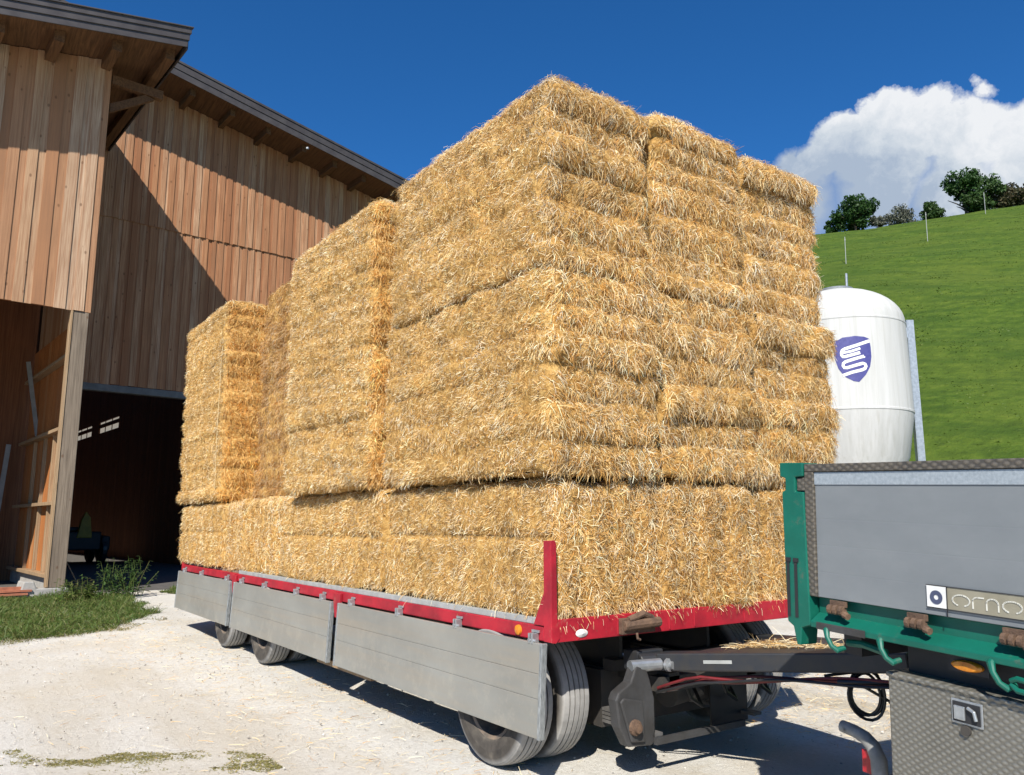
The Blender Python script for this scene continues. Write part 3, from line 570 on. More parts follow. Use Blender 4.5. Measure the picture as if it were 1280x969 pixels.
# sign on the board
b = tb(); b.box(-1.25, -.588, -.0005, .003, -.469, -.402); SG = b.build('name_plate', M['tan'], SB)
b = tb(); b.box(-.655, -.5885, -.003, -.0015, -.4685, -.4025); b.build('emblem_panel', M['offwhite'], SG)
b = tb(); b.box(-1.25, -.586, -.0025, -.0005, -.4715, -.4695); b.box(-1.25, -.586, -.0025, -.0005, -.4015, -.3995); b.box(-.6575, -.6555, -.0035, -.0005, -.494, -.402); b.build('sign_border', M['black'], SG)
b = tb()
ring = lambda c0, c1, r0, r1, l, n=28: b.raw([(c0 + rr * math.cos(k * 2 * math.pi / n), ll, c1 + rr * math.sin(k * 2 * math.pi / n)) for ll in (l, l + .001) for rr in (r0, r1) for k in range(n)],
    [(k, (k + 1) % n, n + (k + 1) % n, n + k) for k in range(n)] + [(2 * n + k, 2 * n + (k + 1) % n, 3 * n + (k + 1) % n, 3 * n + k) for k in range(n)] + [(n + k, n + (k + 1) % n, 3 * n + (k + 1) % n, 3 * n + k) for k in range(n)])
ring(-.6215, -.437, .008, .0215, -.0045); b.build('ring_emblem', M['navy'], SG)
b = tb()
def stroke(P, w=.0042, l=-.0022):
    P = [np.array(p) for p in P]
    for i in range(len(P) - 1):
        d = P[i + 1] - P[i]; d = d / (np.linalg.norm(d) + 1e-9); n = np.array([-d[1], d[0]]) * w / 2; e = d * w * .3
        q = [P[i] - n - e, P[i + 1] - n + e, P[i + 1] + n + e, P[i] + n - e]
        b.hexa([(x[0], l, x[1]) for x in q] + [(x[0], l + .0012, x[1]) for x in q])
arc = lambda c, rx, ry, a0, a1, n=14: [(c[0] + rx * math.cos(a0 + (a1 - a0) * k / n), c[1] + ry * math.sin(a0 + (a1 - a0) * k / n)) for k in range(n + 1)]
stroke(arc((-.703, -.4375), .028, .0165, R(-65), R(245), 22))                               # o, open below
stroke([(-.741, -.456), (-.741, -.432)] + arc((-.757, -.434), .016, .012, R(0), R(90), 6) + [(-.775, -.422)])   # r
stroke([(-.784, -.456), (-.784, -.432)] + arc((-.802, -.436), .018, .0145, R(0), R(180), 12) + [(-.820, -.456)])   # n
stroke(arc((-.861, -.4375), .028, .0165, R(-65), R(245), 22))                               # o
b.build('lettering', M['cream'], SG)
# rear corner post
b = tb(); b.prism([(.021, .004), (.021, -.05), (-.006, -.056), (-.006, -.102), (.012, -.11), (.006, -.36), (-.002, -.60), (-.03, -.615), (-.045, -.68), (-.062, -.68), (-.07, -.615), (-.112, -.60), (-.0955, -.11), (-.055, -.108), (-.055, -.052), (-.0945, -.05), (-.0945, .002)], -.012, .075, 'xzy')
PO = b.build('corner_post', M['green'], TK, .004)
b = tb()
for s_ in (-.012, -.05): b.box(s_ - .007, s_ + .007, -.0145, -.0125, -.58, -.37); b.box(s_ - .014, s_ + .01, -.017, -.0125, -.375, -.36)
b.build('post_slot', M['black'], PO)
b = tb(); b.box(LEN, -.118, .03, .07, -.575, -.4965); b.prism([(.03, -.553), (-.018, -.583), (-.018, -.604), (.09, -.604), (.09, -.58)], LEN, -.118, 'yzx'); RA = b.build('bed_rail', M['green'], TK, .003)
b = tb()
for s0, s1 in ((-.36, -.15),): b.prism([(-.0195, -.581), (-.0225, -.583), (-.0225, -.606), (-.0195, -.606)], s0, s1, 'yzx')
b.build('wear_plate', M['bracket'], RA)
hm = tb()
for s_ in (-.235, -.55, -.865, -1.6, -2.4, -3.3):
    b = tb()
    for k in (-.03, -.006, .018): b.tube([(s_ + k, -.012, -.528), (s_ + k + .014, -.012, -.528)], .017, 10)
    b.box(s_ - .035, s_ + .035, -.006, .003, -.517, -.497); b.tube([(s_ - .045, -.012, -.535), (s_ + .03, -.012, -.535)], .007, 8); b.tube([(s_ - .055, -.018, -.545), (s_ - .035, -.015, -.54)], .012, 8)
    b.build('hinge', M['rust'], TK)
for s_ in (-.19, -.415, -.795, -1.5):
    b = tb(); b.tube([(s_, .0, -.595), (s_ - .003, -.02, -.605), (s_ - .012, -.026, -.628), (s_ - .028, -.024, -.655), (s_ - .043, -.012, -.668), (s_ - .052, .015, -.66)], [.012, .012, .009, .009, .011, .009], 10)
    b.build('lashing_hook', M['green'], TK, smooth=True)
b = tb(); b.tube([(-.235, .04, -.645), (-.30, .04, -.64), (-.40, .03, -.65)], .013, 8); b.build('lashing_bar', M['green'], TK, smooth=True); b = tb()
b.tube([(-.85, -.01, -.645), (-.87, -.015, -.635), (-.93, -.015, -.64), (-.94, -.015, -.655), (-.92, -.015, -.67), (-.87, -.015, -.668), (-.85, -.01, -.655)], .0085, 8); b.build('lashing_ring', M['green'], TK, smooth=True)
b = tb(); b.box(LEN, -.44, .09, .12, -.76, -.604); b.box(LEN, -.35, .75, .85, -.78, -.60); b.box(LEN, -.1, 1.65, 1.75, -.78, -.60); b.box(-.16, -.08, .2, 2.4, -.72, -.604); b.box(-.9, -.8, .12, 2.4, -.66, -.605); b.build('chassis_frame', M['black'], TK)
b = tb(); n = 24
b.raw([(-.697 + q * .05 * math.cos(k * 2 * math.pi / n), .028 - ll, -.636 + q * .0165 * math.sin(k * 2 * math.pi / n)) for q, ll in ((1, 0), (1, .012), (.8, .02), (.02, .024)) for k in range(n)], [(i * n + k, i * n + (k + 1) % n, (i + 1) * n + (k + 1) % n, (i + 1) * n + k) for i in range(3) for k in range(n)])
b.build('side_marker_lamp', M['amber'], TK, smooth=True)
b = tb(); b.box(-.76, -.63, .029, .034, -.66, -.606); b.build('lamp_plate', M['black'], TK)
b = tb(); b.box(-1.5, -.412, .02, .5, -1.16, -.716); b.prism([(.012, -.706), (.012, -.722), (.51, -.722), (.51, -.700)], -1.505, -.408, 'yzx')
TB = b.build('toolbox', M['chequer'], TK, .006)
b = tb(); b.box(-.742, -.641, .0145, .0185, -.812, -.739); LT = b.build('latch', M['galv'], TB, .002)
b = tb(); b.box(-.735, -.648, .011, .0143, -.805, -.746); b.build('latch_recess', M['black'], LT)
b = tb(); b.box(-.69, -.655, .004, .0108, -.798, -.757); b.tube([(-.70, .006, -.757), (-.722, .003, -.765), (-.728, .003, -.79)], .006, 8); b.build('latch_handle', M['galv'], LT, .002)
b = tb(); b.raw([(-.686 + .0155 * math.cos(k * .3927), ll, -.828 + .0155 * math.sin(k * .3927)) for ll in (.019, .010) for k in range(16)], [(k, (k + 1) % 16, 16 + (k + 1) % 16, 16 + k) for k in range(16)] + [tuple(range(16, 32))]); b.build('lock', M['chassis'], TB)
b = tb(); b.tube([(.03, .3, -1.028), (-.03, .3, -1.032), (-.075, .3, -1.042), (-.11, .3, -1.065), (-.135, .3, -1.11), (-.145, .3, -1.3)], [.023, .024, .025, .027, .03, .03], 14); b.tube([(-.14, .3, -1.2), (-.14, 2.2, -1.2)], .03, 12); UB = b.build('underrun_bar', simple('matt_grey_paint', (.30, .30, .29), (.18, .18, .17), .75, 0, 20), TK, smooth=True)
b = tb(); b.tube([(.0005, .274, -1.031), (.001, .2735, -1.031)], .006, 10); b.build('bolt_hole', M['black'], UB)
b = tb(); b.box(-.118, -.065, .29, .34, -1.17, -1.085); b.build('tail_lamp', M['redlens'], TK, .004)
b = tb(); b.box(-.30, -.145, .42, .46, -1.1, -.99); b.build('lamp_bracket', M['rust'], TK)
b = tb(); b.box(LEN, -.03, .032, 2.47, -.5, -.47); b.build('deck', M['deck'], TK)
b = tb(); b.box(LEN, -.1, 2.472, 2.5, -.494, -.004); b.build('drop_side', M['greyboard'], TK, .002)
b = tb(); b.box(-.02, .01, .08, 2.42, -.494, -.004); b.build('tail_board', M['greyboard'], TK, .002)
b = tb(); b.box(-.11, .01, 2.425, 2.51, -.6, .004); b.build('corner_post', M['green'], TK, .003)
b = tb(); b.box(LEN, -.118, 2.43, 2.47, -.6, -.5); b.build('bed_rail', M['green'], TK, .003)
for l in (.25, 2.2):
    p = TT(-2.9, l, 0); place_wheel(p[0], p[1], .42, TK, l > 1, 1.11)
p0, p1 = TT(-2.9, .2, 0), TT(-2.9, 2.3, 0); MB().tube([(p0[0], p0[1], .42), (p1[0], p1[1], .42)], .07, 12).build('axle', M['chassis'], TK)
tx = [TT(s_, .85, -.76) for s_ in (-2.95, -2.85)]
for l in (.8, 1.7):
    b = MB(); p = TT(-2.9, l, 0); b.box(p[0] - .04, p[0] + .04, p[1] - .06, p[1] + .06, .44, .82)
    b.build('spring_block', M['chassis'], TK)

# ------------------------------------------------------------------ barn (own frame: u along the front, v into the building)
BO = A3(-.762, 14.283, 0); ba = R(-5.5); BV = A3(math.sin(ba), math.cos(ba), 0); BU = A3(math.cos(ba), -math.sin(ba), 0)
BB = lambda u, v, z: BO + BU * u + BV * v + A3(0, 0, z)
bb = lambda: MB(BB)
BN = root('timber_barn', BO, 'large larch clad barn with a projecting wing and open doorway', 'barn')
zs = lambda u: 11.33 + .2148 * (u - 1.19)          # wing soffit
zm = lambda u: 13.386 - .1788 * (u - 2.45)         # main verge soffit
YG = 5.0
def cladding(u0, u1, w, v, zb, zt, seed, t=.025, relief=.022):
    g = np.random.default_rng(seed); b = bb(); u = u0; k = 0
    while u < u1 - .02:
        ww = w * g.uniform(.82, 1.18); e = min(u + ww, u1); o = relief * (k % 2) + g.uniform(0, .004); q = zb + g.uniform(-.012, .012); ov = .012 if k % 2 else -.004
        b.hexa([(u - ov, v - t - o, q), (e + ov, v - t - o, q), (e + ov, v - o, q), (u - ov, v - o, q), (u - ov, v - t - o, zt(u)), (e + ov, v - t - o, zt(e)), (e + ov, v - o, zt(e)), (u - ov, v - o, zt(u))]); u = e; k += 1
    return b
cladding(-7.5, .10, .165, 0, 5.55, lambda u: zs(u) - .02, 3, relief=.020).build('front_cladding', M['larch'], BN)
cladding(.14, 13.8, .118, YG - .035, 9.43, lambda u: zm(u) - .02, 4).build('gable_cladding', M['larch2'], BN)
cladding(.14, 13.8, .118, YG, 4.93, lambda u: 9.55, 5).build('gable_cladding', M['larch2'], BN)
cladding(8.5, 13.8, .118, YG, .1, lambda u: 4.95, 6).build('gable_cladding', M['larch2'], BN)
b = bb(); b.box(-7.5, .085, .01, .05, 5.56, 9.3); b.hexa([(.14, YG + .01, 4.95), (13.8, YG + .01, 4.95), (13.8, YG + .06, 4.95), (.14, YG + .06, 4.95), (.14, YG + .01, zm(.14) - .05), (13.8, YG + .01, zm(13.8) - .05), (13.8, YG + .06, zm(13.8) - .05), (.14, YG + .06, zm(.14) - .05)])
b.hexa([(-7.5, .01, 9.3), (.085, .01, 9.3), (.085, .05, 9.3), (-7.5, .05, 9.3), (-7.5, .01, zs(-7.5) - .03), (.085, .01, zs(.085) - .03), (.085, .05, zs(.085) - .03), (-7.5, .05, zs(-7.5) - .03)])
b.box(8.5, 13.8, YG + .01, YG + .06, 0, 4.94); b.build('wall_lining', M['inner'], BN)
# wing flank, upper part
g = np.random.default_rng(9); b = bb(); v = .03; k = 0
while v < YG - .1:
    e = min(v + .2 * g.uniform(.85, 1.15), YG - .07); b.hexa([(.06, v, 5.55), (.10 + .012 * (k % 2), v, 5.55), (.10 + .012 * (k % 2), e, 5.55), (.06, e, 5.55), (.06, v, zs(.1) - .02), (.10 + .012 * (k % 2), v, zs(.1) - .02), (.10 + .012 * (k % 2), e, zs(.1) - .02), (.06, e, zs(.1) - .02)]); v = e; k += 1
b.build('flank_cladding', M['larch'], BN)
# post, footing
b = bb(); b.box(-.21, .075, -.02, .17, .16, 5.545); b.build('corner_post', M['oldpost'], BN, .012)
b = bb(); b.box(-.255, -.214, -.035, .14, .17, 5.54); b.build('post_facing', M['timber'], BN, .004)
b = bb(); b.prism([(-.95, .0), (.20, .0), (.12, .155), (-.4, .16), (-.45, .29), (-.62, .29), (-.66, .1), (-.95, .1)], -.06, .5, 'xzy'); b.build('footing', M['concrete'], BN, .02)
b = bb(); b.box(-.06, .06, .5, YG, .0, .28); b.build('plinth', M['concrete'], BN, .01)
b = bb(); b.box(-1.05, -.55, -.16, .12, .06, .095); b.box(-1.0, -.48, -.1, .14, .115, .15); b.box(-.98, -.6, .0, .14, .15, .20); b.build('loose_plank', M['redbrick'], BN)
# inner face of the wing flank: orange planks between girts
g = np.random.default_rng(10); b = bb(); v = .2
while v < YG - .1:
    e = min(v + g.uniform(.16, .30), YG); b.box(.0, .035, v + .006, e - .004, .3 + g.uniform(0, .03), 5.5); v = e
b.build('plank_wall', M['orange'], BN)
for z in (.31, 1.72, 3.2, 4.7):
    b = bb(); b.box(-.17, -.002, .18, YG - .05, z, z + .07); b.build('girt', M['timber'], BN, .004)
for v in (.75, 1.45, 2.4, 3.5):
    b = bb(); b.box(-.07, -.001, v, v + .10, .382, 1.718); b.box(-.07, -.001, v + .02, v + .11, 1.792, 3.198); b.build('stud', M['timber'], BN, .004)
for p0, p1, w in (((-.294, 3.9, 5.0), (.0, 3.85, 3.39), .09), ((-.345, 3.9, 2.9), (-.40, 3.7, .4), .1), ((-.32, 4.2, 4.6), (-.36, 4.2, 2.9), .08)):
    pass
# lintel, doorway, interior
b = bb(); b.box(.1, 8.5, YG - .05, YG + .16, 4.74, 4.925); b.build('door_lintel', M['lintel'], BN, .01)
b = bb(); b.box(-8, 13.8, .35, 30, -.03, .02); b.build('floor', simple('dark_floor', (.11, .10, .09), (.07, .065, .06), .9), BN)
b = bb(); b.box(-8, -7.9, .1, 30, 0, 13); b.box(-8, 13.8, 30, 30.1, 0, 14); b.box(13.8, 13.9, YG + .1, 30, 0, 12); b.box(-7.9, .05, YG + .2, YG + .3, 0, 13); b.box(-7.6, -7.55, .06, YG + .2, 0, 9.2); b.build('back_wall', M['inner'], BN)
# partition with the barred window strips
g = np.random.default_rng(12); b = bb(); v = 8.
while v < 29.8:
    e = min(v + .22, 29.8); ee = e - .006
    if 18.7 < v < 26.6 and not (21.9 < v < 23.2): b.box(5.5, 5.56, v, ee, .02, 5.36); b.box(5.5, 5.56, v, ee, 5.86, 9.5)
    else: b.box(5.5, 5.56, v, ee, .02, 9.5)
    v = e
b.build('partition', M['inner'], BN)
b = bb()
for v in np.arange(18.9, 26.5, 1.1): b.box(5.52, 5.55, v, v + .035, 5.3, 5.9)
b.box(5.51, 5.56, 18.6, 26.7, 5.60, 5.76); b.build('window_bars', M['inner'], BN)
b = bb(); b.box(5.7, 5.72, 18.4, 27, 5.2, 6.0); pm = simple('daylit_pane', (.75, .74, .68), (.7, .69, .63), .8); pb = pm.node_tree.nodes['Principled BSDF']; pb.inputs['Emission Color'].default_value = (1, .95, .82, 1); pb.inputs['Emission Strength'].default_value = .2; b.build('window_pane', pm, BN)
# roofs
def slab(u0, u1, v0, v1, zf, th, name, mat):
    b = bb(); b.hexa([(u0, v0, zf(u0)), (u1, v0, zf(u1)), (u1, v1, zf(u1)), (u0, v1, zf(u0)), (u0, v0, zf(u0) + th), (u1, v0, zf(u1) + th), (u1, v1, zf(u1) + th), (u0, v1, zf(u0) + th)]); return b.build(name, mat, BN)
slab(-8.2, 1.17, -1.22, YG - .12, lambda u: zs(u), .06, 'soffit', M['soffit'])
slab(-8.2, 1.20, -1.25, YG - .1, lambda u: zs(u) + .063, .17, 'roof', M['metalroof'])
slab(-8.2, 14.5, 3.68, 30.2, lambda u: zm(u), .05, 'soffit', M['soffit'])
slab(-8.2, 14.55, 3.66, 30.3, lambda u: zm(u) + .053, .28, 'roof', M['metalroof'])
def fascia(u0, u1, v, zf, steps, name='fascia'):
    b = bb()
    for a, c, d in steps: b.hexa([(u0, v - d, zf(u0) + a), (u1 + d, v - d, zf(u1) + a), (u1 + d, v, zf(u1) + a), (u0, v, zf(u0) + a), (u0, v - d, zf(u0) + c), (u1 + d, v - d, zf(u1) + c), (u1 + d, v, zf(u1) + c), (u0, v, zf(u0) + c)])
    return b.build(name, M['metalroof'], BN, .006)
fascia(-8.2, 1.205, -1.253, zs, ((-.06, .09, .02), (.093, .24, .045), (.243, .37, .07), (.373, .40, .10)))
b = bb(); b.hexa([(1.205, -1.25, zs(1.2) - .10), (1.24, -1.25, zs(1.2) - .10), (1.24, YG - .1, zs(1.2) - .10), (1.205, YG - .1, zs(1.2) - .10), (1.205, -1.25, zs(1.2) + .36), (1.24, -1.25, zs(1.2) + .36), (1.24, YG - .1, zs(1.2) + .36), (1.205, YG - .1, zs(1.2) + .36)]); b.build('barge_board', M['metalroof'], BN)
fascia(-8.2, 14.55, 3.657, zm, ((-.05, .14, .02), (.143, .33, .04), (.333, .40, .065)))
for u in (-4.9, -3.95, -3.0, -2.05, -1.07, -.04, .98):
    z = zs(u); b = bb(); b.hexa([(u - .09, -.95, z - .24), (u + .09, -.95, z - .24), (u + .09, YG - .2 if u > .5 else -.045, z - .24), (u - .09, YG - .2 if u > .5 else -.045, z - .24), (u - .09, -.95, z - .021), (u + .09, -.95, z + .017), (u + .09, YG - .2 if u > .5 else -.045, z + .017), (u - .09, YG - .2 if u > .5 else -.045, z - .021)])
    for q in range(4, 8): pass
    b.build('purlin', M['soffit'], BN)
b = bb(); b.box(.125, 1.16, .0, .14, zs(.1) - .50, zs(.1) - .30); b.build('bracket_beam', M['soffit'], BN)
b = bb(); b.hexa([(.125, .03, zs(.1) - 1.15), (.125, .13, zs(.1) - 1.15), (.125, .13, zs(.1) - .95), (.125, .03, zs(.1) - .95), (1.0, .03, zs(.1) - .55), (1.0, .13, zs(.1) - .55), (1.0, .13, zs(.1) - .505), (.8, .03, zs(.1) - .505)]); b.build('brace', M['soffit'], BN)
for u in (.8, 1.9, 3.0, 4.14, 5.23, 6.36, 7.41, 8.43, 9.5, 10.6):
    z = zm(u); b = bb(); b.hexa([(u - .07, 3.95, z - .20), (u + .07, 3.95, z - .20), (u + .07, YG - .09, z - .20), (u - .07, YG - .09, z - .20), (u - .07, 3.95, z + .012), (u + .07, 3.95, z - .014), (u + .07, YG - .09, z - .014), (u - .07, YG - .09, z + .012)]); b.build('purlin', M['soffit'], BN)
b = bb(); b.lathe([(0, .05), (.03, .05), (.06, .03), (.061, .001)], (6.36, 3.72, zm(6.36) - .2), 'z', 12); b.build('floodlight', M['galv'], BN)
# things inside and beside the barn
for (p, q, lab, w) in (((-.30, 3.9, 5.1), (.03, 3.8, 3.3), 'short pale slat leaning high inside the wing of the barn', .09), ((-.42, 4.6, 3.2), (-.62, 4.4, .03), 'long pale slat standing inside the wing of the barn', .10)):
    b = bb(); b.beam(p, q, w, .03, (0, 1, 0)); o = b.build('wooden_slat', simple('grey_slat', (.26, .26, .25), (.19, .19, .18)), None); tag(o, lab, 'slat')
b = bb(); b.tube([(.20, 1.2, .80), (.50, .78, .10)], .013, 8); o = b.build('shovel', M['timber'], None, smooth=True); tag(o, 'thin wooden handled shovel leaning beside the barn post', 'shovel')
b = bb(); b.hexa([(.47, .80, .11), (.57, .80, .10), (.60, .74, .0), (.46, .74, .0), (.47, .82, .13), (.57, .82, .12), (.60, .76, .01), (.46, .76, .01)]); b.build('blade', simple('yellow_blade', (.40, .27, .08)), o)
fm = root('farm_machine', BB(2.9, 12.5, .02), 'dark farm machine with an upright yellow hood inside the barn', 'machine')
b = bb(); b.box(2.1, 3.5, 11.8, 14, .5, 1.1); b.box(2.3, 3.2, 12, 13.8, 1.1, 1.25); b.build('body', M['black'], fm, .05)
b = bb(); b.prism([(2.75, .9), (3.2, .9), (3.12, 1.55), (2.98, 1.75), (2.86, 1.5)], 11.75, 11.95, 'xzy'); b.build('hood', simple('yellow_paint', (.40, .27, .03)), fm, .02)
b = bb(); b.box(3.5, 3.75, 11.7, 12.1, .5, .95); b.build('tank', M['black'], fm, .04)
for u, v in ((2.0, 12.1), (3.6, 12.1), (2.0, 13.6), (3.6, 13.6)):
    b = bb(); b.lathe([(-.1, .2), (-.1, .40), (-.06, .48), (.06, .48), (.1, .40), (.1, .2), (-.1, .2)], (u, v, .50), 'x', 24); b.build('wheel', M['hose_black'], fm)

# ------------------------------------------------------------------ silo
SC = A3(9.93, 4.53, 0); SI = root('feed_silo', SC, 'white glassfibre feed silo with violet shield emblem on steel legs', 'silo')
prof = [(.78, .16), (.95, .20), (2.41, .965), (3.14, 1.085), (3.15, 1.095), (3.18, 1.095), (3.19, 1.085), (4.655, 1.07), (4.665, 1.077), (4.69, 1.077), (4.70, 1.065)]
for a in np.linspace(0, 1, 12)[1:]: prof.append((4.70 + .68 * math.sin(a * R(80)) / math.sin(R(80)), 1.065 * math.cos(a * R(80)) + .02 * a))
MB().lathe(prof, SC, 'z', 64, cap=True).build('tank', M['silo'], SI, smooth=True)
b = MB(); b.lathe([(5.36, .30), (5.395, .31), (5.42, .29), (5.425, .0)], SC, 'z', 32); b.build('lid', M['galv'], SI, smooth=True)
vd = A3(-2.635 - SC[0], -3.436 - SC[1], 0); vd /= np.linalg.norm(vd); vr = A3(-vd[1], vd[0], 0)   # towards the yard, and sideways
side = A3(.8204, -.5718, 0)
for ang in (0, 138, 228):
    a = math.atan2(side[1], side[0]) + R(ang - 3); p = SC + A3(math.cos(a), math.sin(a), 0) * 1.165; t2 = A3(-math.sin(a), math.cos(a), 0)
    rd = A3(math.cos(a), math.sin(a), 0); b = MB(); b.beam(p, p + A3(0, 0, 4.85), .10, .012, rd); q = p - t2 * .046 + rd * .062; b.beam(q, q + A3(0, 0, 4.85), .012, .11, rd); q = p + t2 * .044 + rd * .062; b.beam(q, q + A3(0, 0, 4.85), .012, .11, rd)
    lg = b.build('leg', M['galv'], SI)
    b = MB(); 
    for z in (3.3, 4.62): b.beam(p - A3(math.cos(a), math.sin(a), 0) * .085 + A3(0, 0, z), p - A3(math.cos(a), math.sin(a), 0) * .01 + A3(0, 0, z), .14, .30 if z < 4 else .18)
    b.build('leg_bracket', M['galv'], lg)
for dx, z, rr in ((.20, 5.72, .022), (-.52, 5.55, .016)):
    p = SC + side * dx + vd * .05; b = MB(); b.tube([p + A3(0, 0, 5.22), p + A3(.02, 0, z)], rr, 8); b.build('vent_pipe', M['galv'], SI)
b = MB(); p = SC + side * -.95 + vd * .82; b.tube([p + A3(0, 0, 2.8), p + A3(0, 0, 3.2), p * 1 + side * -.1 + A3(0, 0, 3.6)], .012, 6); b.build('rope', M['hose_black'], SI)
# emblem wrapped on the tank wall
def wrap(px, py, off):      # emblem drawn on a small board (origin 243,430 in drawing units), wrapped on the cylinder
    k = .00335; lat = .17 + (px - 243) * k; z = 3.955 - (py - 430) * k * 1.06; rad = 1.077 + off + (3.9 - z) * .0102; an = math.asin(max(-1, min(1, lat / 1.08)))
    return SC + (vd * math.cos(an) + side_ * math.sin(an)) * rad + A3(0, 0, z)
side_ = A3(-vd[1], vd[0], 0); side_ = side_ if side_ @ side > 0 else -side_
out = [(157, 345), (185, 338), (208, 326), (232, 333), (262, 321), (300, 324), (326, 335), (331, 372), (331, 420), (322, 465), (300, 503), (268, 536), (245, 532), (205, 508), (180, 470), (166, 420), (159, 375)]
def filled(poly, off, mb):
    n = 18
    ys = np.linspace(min(p[1] for p in poly) + .5, max(p[1] for p in poly) - .5, 46); rows = []
    for y in ys:
        xs_ = []
        for i in range(len(poly)):
            (x0, y0), (x1, y1) = poly[i], poly[(i + 1) % len(poly)]
            if (y0 <= y < y1) or (y1 <= y < y0): xs_.append(x0 + (y - y0) / (y1 - y0) * (x1 - x0))
        rows.append((min(xs_), max(xs_)))
    P = [wrap(a + (b_ - a) * k / n, y, off) for y, (a, b_) in zip(ys, rows) for k in range(n + 1)]
    mb.raw(P, [(i * (n + 1) + k, i * (n + 1) + k + 1, (i + 1) * (n + 1) + k + 1, (i + 1) * (n + 1) + k) for i in range(len(ys) - 1) for k in range(n)])
b = MB(); filled(out, .004, b); EM = b.build('shield_emblem', M['violet'], SI)
b = MB()
def wstroke(P, w=14, off=.007):
    Q = []
    for i in range(len(P) - 1):
        m = max(1, int(np.hypot(P[i + 1][0] - P[i][0], P[i + 1][1] - P[i][1]) / 8)); Q += [(P[i][0] + (P[i + 1][0] - P[i][0]) * k / m, P[i][1] + (P[i + 1][1] - P[i][1]) * k / m) for k in range(m)]
    Q.append(P[-1]); pts = []
    for i, p in enumerate(Q):
        a, c = Q[max(0, i - 1)], Q[min(len(Q) - 1, i + 1)]; d = np.array([c[0] - a[0], c[1] - a[1]], float); d /= np.linalg.norm(d) + 1e-9; nn = np.array([-d[1], d[0]]) * w / 2
        pts += [wrap(p[0] + nn[0], p[1] + nn[1], off), wrap(p[0] - nn[0], p[1] - nn[1], off)]
    b.raw(pts, [(2 * i, 2 * i + 1, 2 * i + 3, 2 * i + 2) for i in range(len(Q) - 1)])
wstroke([(327, 346), (270, 365), (215, 380), (203, 386), (199, 396), (199, 408), (204, 416), (214, 416), (250, 408), (282, 400)])
wstroke([(206, 398), (245, 392), (284, 380)], 11)
wstroke([(298, 417), (250, 430), (214, 440), (204, 447), (202, 458), (207, 467), (220, 468), (255, 459), (290, 450), (300, 454), (303, 464), (298, 474), (286, 480), (240, 490), (198, 503)])
wstroke([(296, 424), (298, 417)], 11)
b.build('monogram', M['offwhite'], EM)

# ------------------------------------------------------------------ ground, hill
def grid_mesh(name, xs_, ys_, zf, mat):
    X, Y = np.meshgrid(xs_, ys_, indexing='ij'); V = np.c_[X.ravel(), Y.ravel(), zf(X, Y).ravel()]; i = np.arange(len(V)).reshape(X.shape)
    F = np.stack([i[:-1, :-1], i[1:, :-1], i[1:, 1:], i[:-1, 1:]], -1).reshape(-1, 4); o = np_mesh(name, V, F, [mat], smooth=np.ones(len(F), bool)); o['kind'] = 'structure'; return o
def spaced(a, b, fine0, fine1, step, coarse):
    return np.unique(np.r_[np.arange(a, fine0, coarse), np.arange(fine0, fine1, step), np.arange(fine1, b + coarse, coarse)])
gx = spaced(-600, 600, -5, 8, .12, 20); gy = spaced(-600, 600, -4, 14, .12, 20)
def gz(X, Y):
    P = np.c_[X.ravel(), Y.ravel(), np.zeros(X.size)]; m = ((X > -5) & (X < 8) & (Y > -4) & (Y < 14)).ravel(); z = .014 * lownoise(P, 5, 1.1) + .005 * lownoise(P, 6, 5.); return (z * m - .012).reshape(X.shape)
grid_mesh('ground', gx, gy, gz, M['gravel'])
CAM = A3(-2.6349, -3.436, 1.3477); hd = R(62); HD = np.array([math.sin(hd), math.cos(hd)]); HL = np.array([HD[1], -HD[0]])
def hz(s, l):
    sp = lambda x, k: k * np.logaddexp(0, x / k)
    P = np.c_[np.ravel(s), np.ravel(l), np.zeros(np.size(s))]; wob = (.55 * lownoise(P, 21, .09) + .12 * lownoise(P, 22, .5)).reshape(np.shape(s)) * np.clip((s - 20) / 15, 0, 1)
    k = np.clip((s - 45) / 30, 0, 1); k = k * k * (3 - 2 * k); fade = 1 / (1 + np.exp(-np.clip((l + 6.5 + 68 * k) / (1.6 + 7 * k), -30, 30)))
    return (.4405 * sp(s - 18, 1.6) - .75 * sp(s - 110, 4)) * fade + wob * fade - .05
ss, ll = np.meshgrid(np.r_[np.arange(12, 60, .8), np.arange(60, 135, 1.2)], np.arange(-110, 170, 1.5), indexing='ij')
V = np.c_[(CAM[0] + ss * HD[0] + ll * HL[0]).ravel(), (CAM[1] + ss * HD[1] + ll * HL[1]).ravel(), hz(ss, ll).ravel()]; i = np.arange(len(V)).reshape(ss.shape)
F = np.stack([i[:-1, :-1], i[1:, :-1], i[1:, 1:], i[:-1, 1:]], -1).reshape(-1, 4)
o = np_mesh('hillside', V, F, [M['meadow']], smooth=np.ones(len(F), bool)); o['kind'] = 'structure'
def on_hill(x, y):
    s = (x - CAM[0]) * HD[0] + (y - CAM[1]) * HD[1]; l = (x - CAM[0]) * HL[0] + (y - CAM[1]) * HL[1]; return float(hz(np.array([s]), np.array([l]))[0])

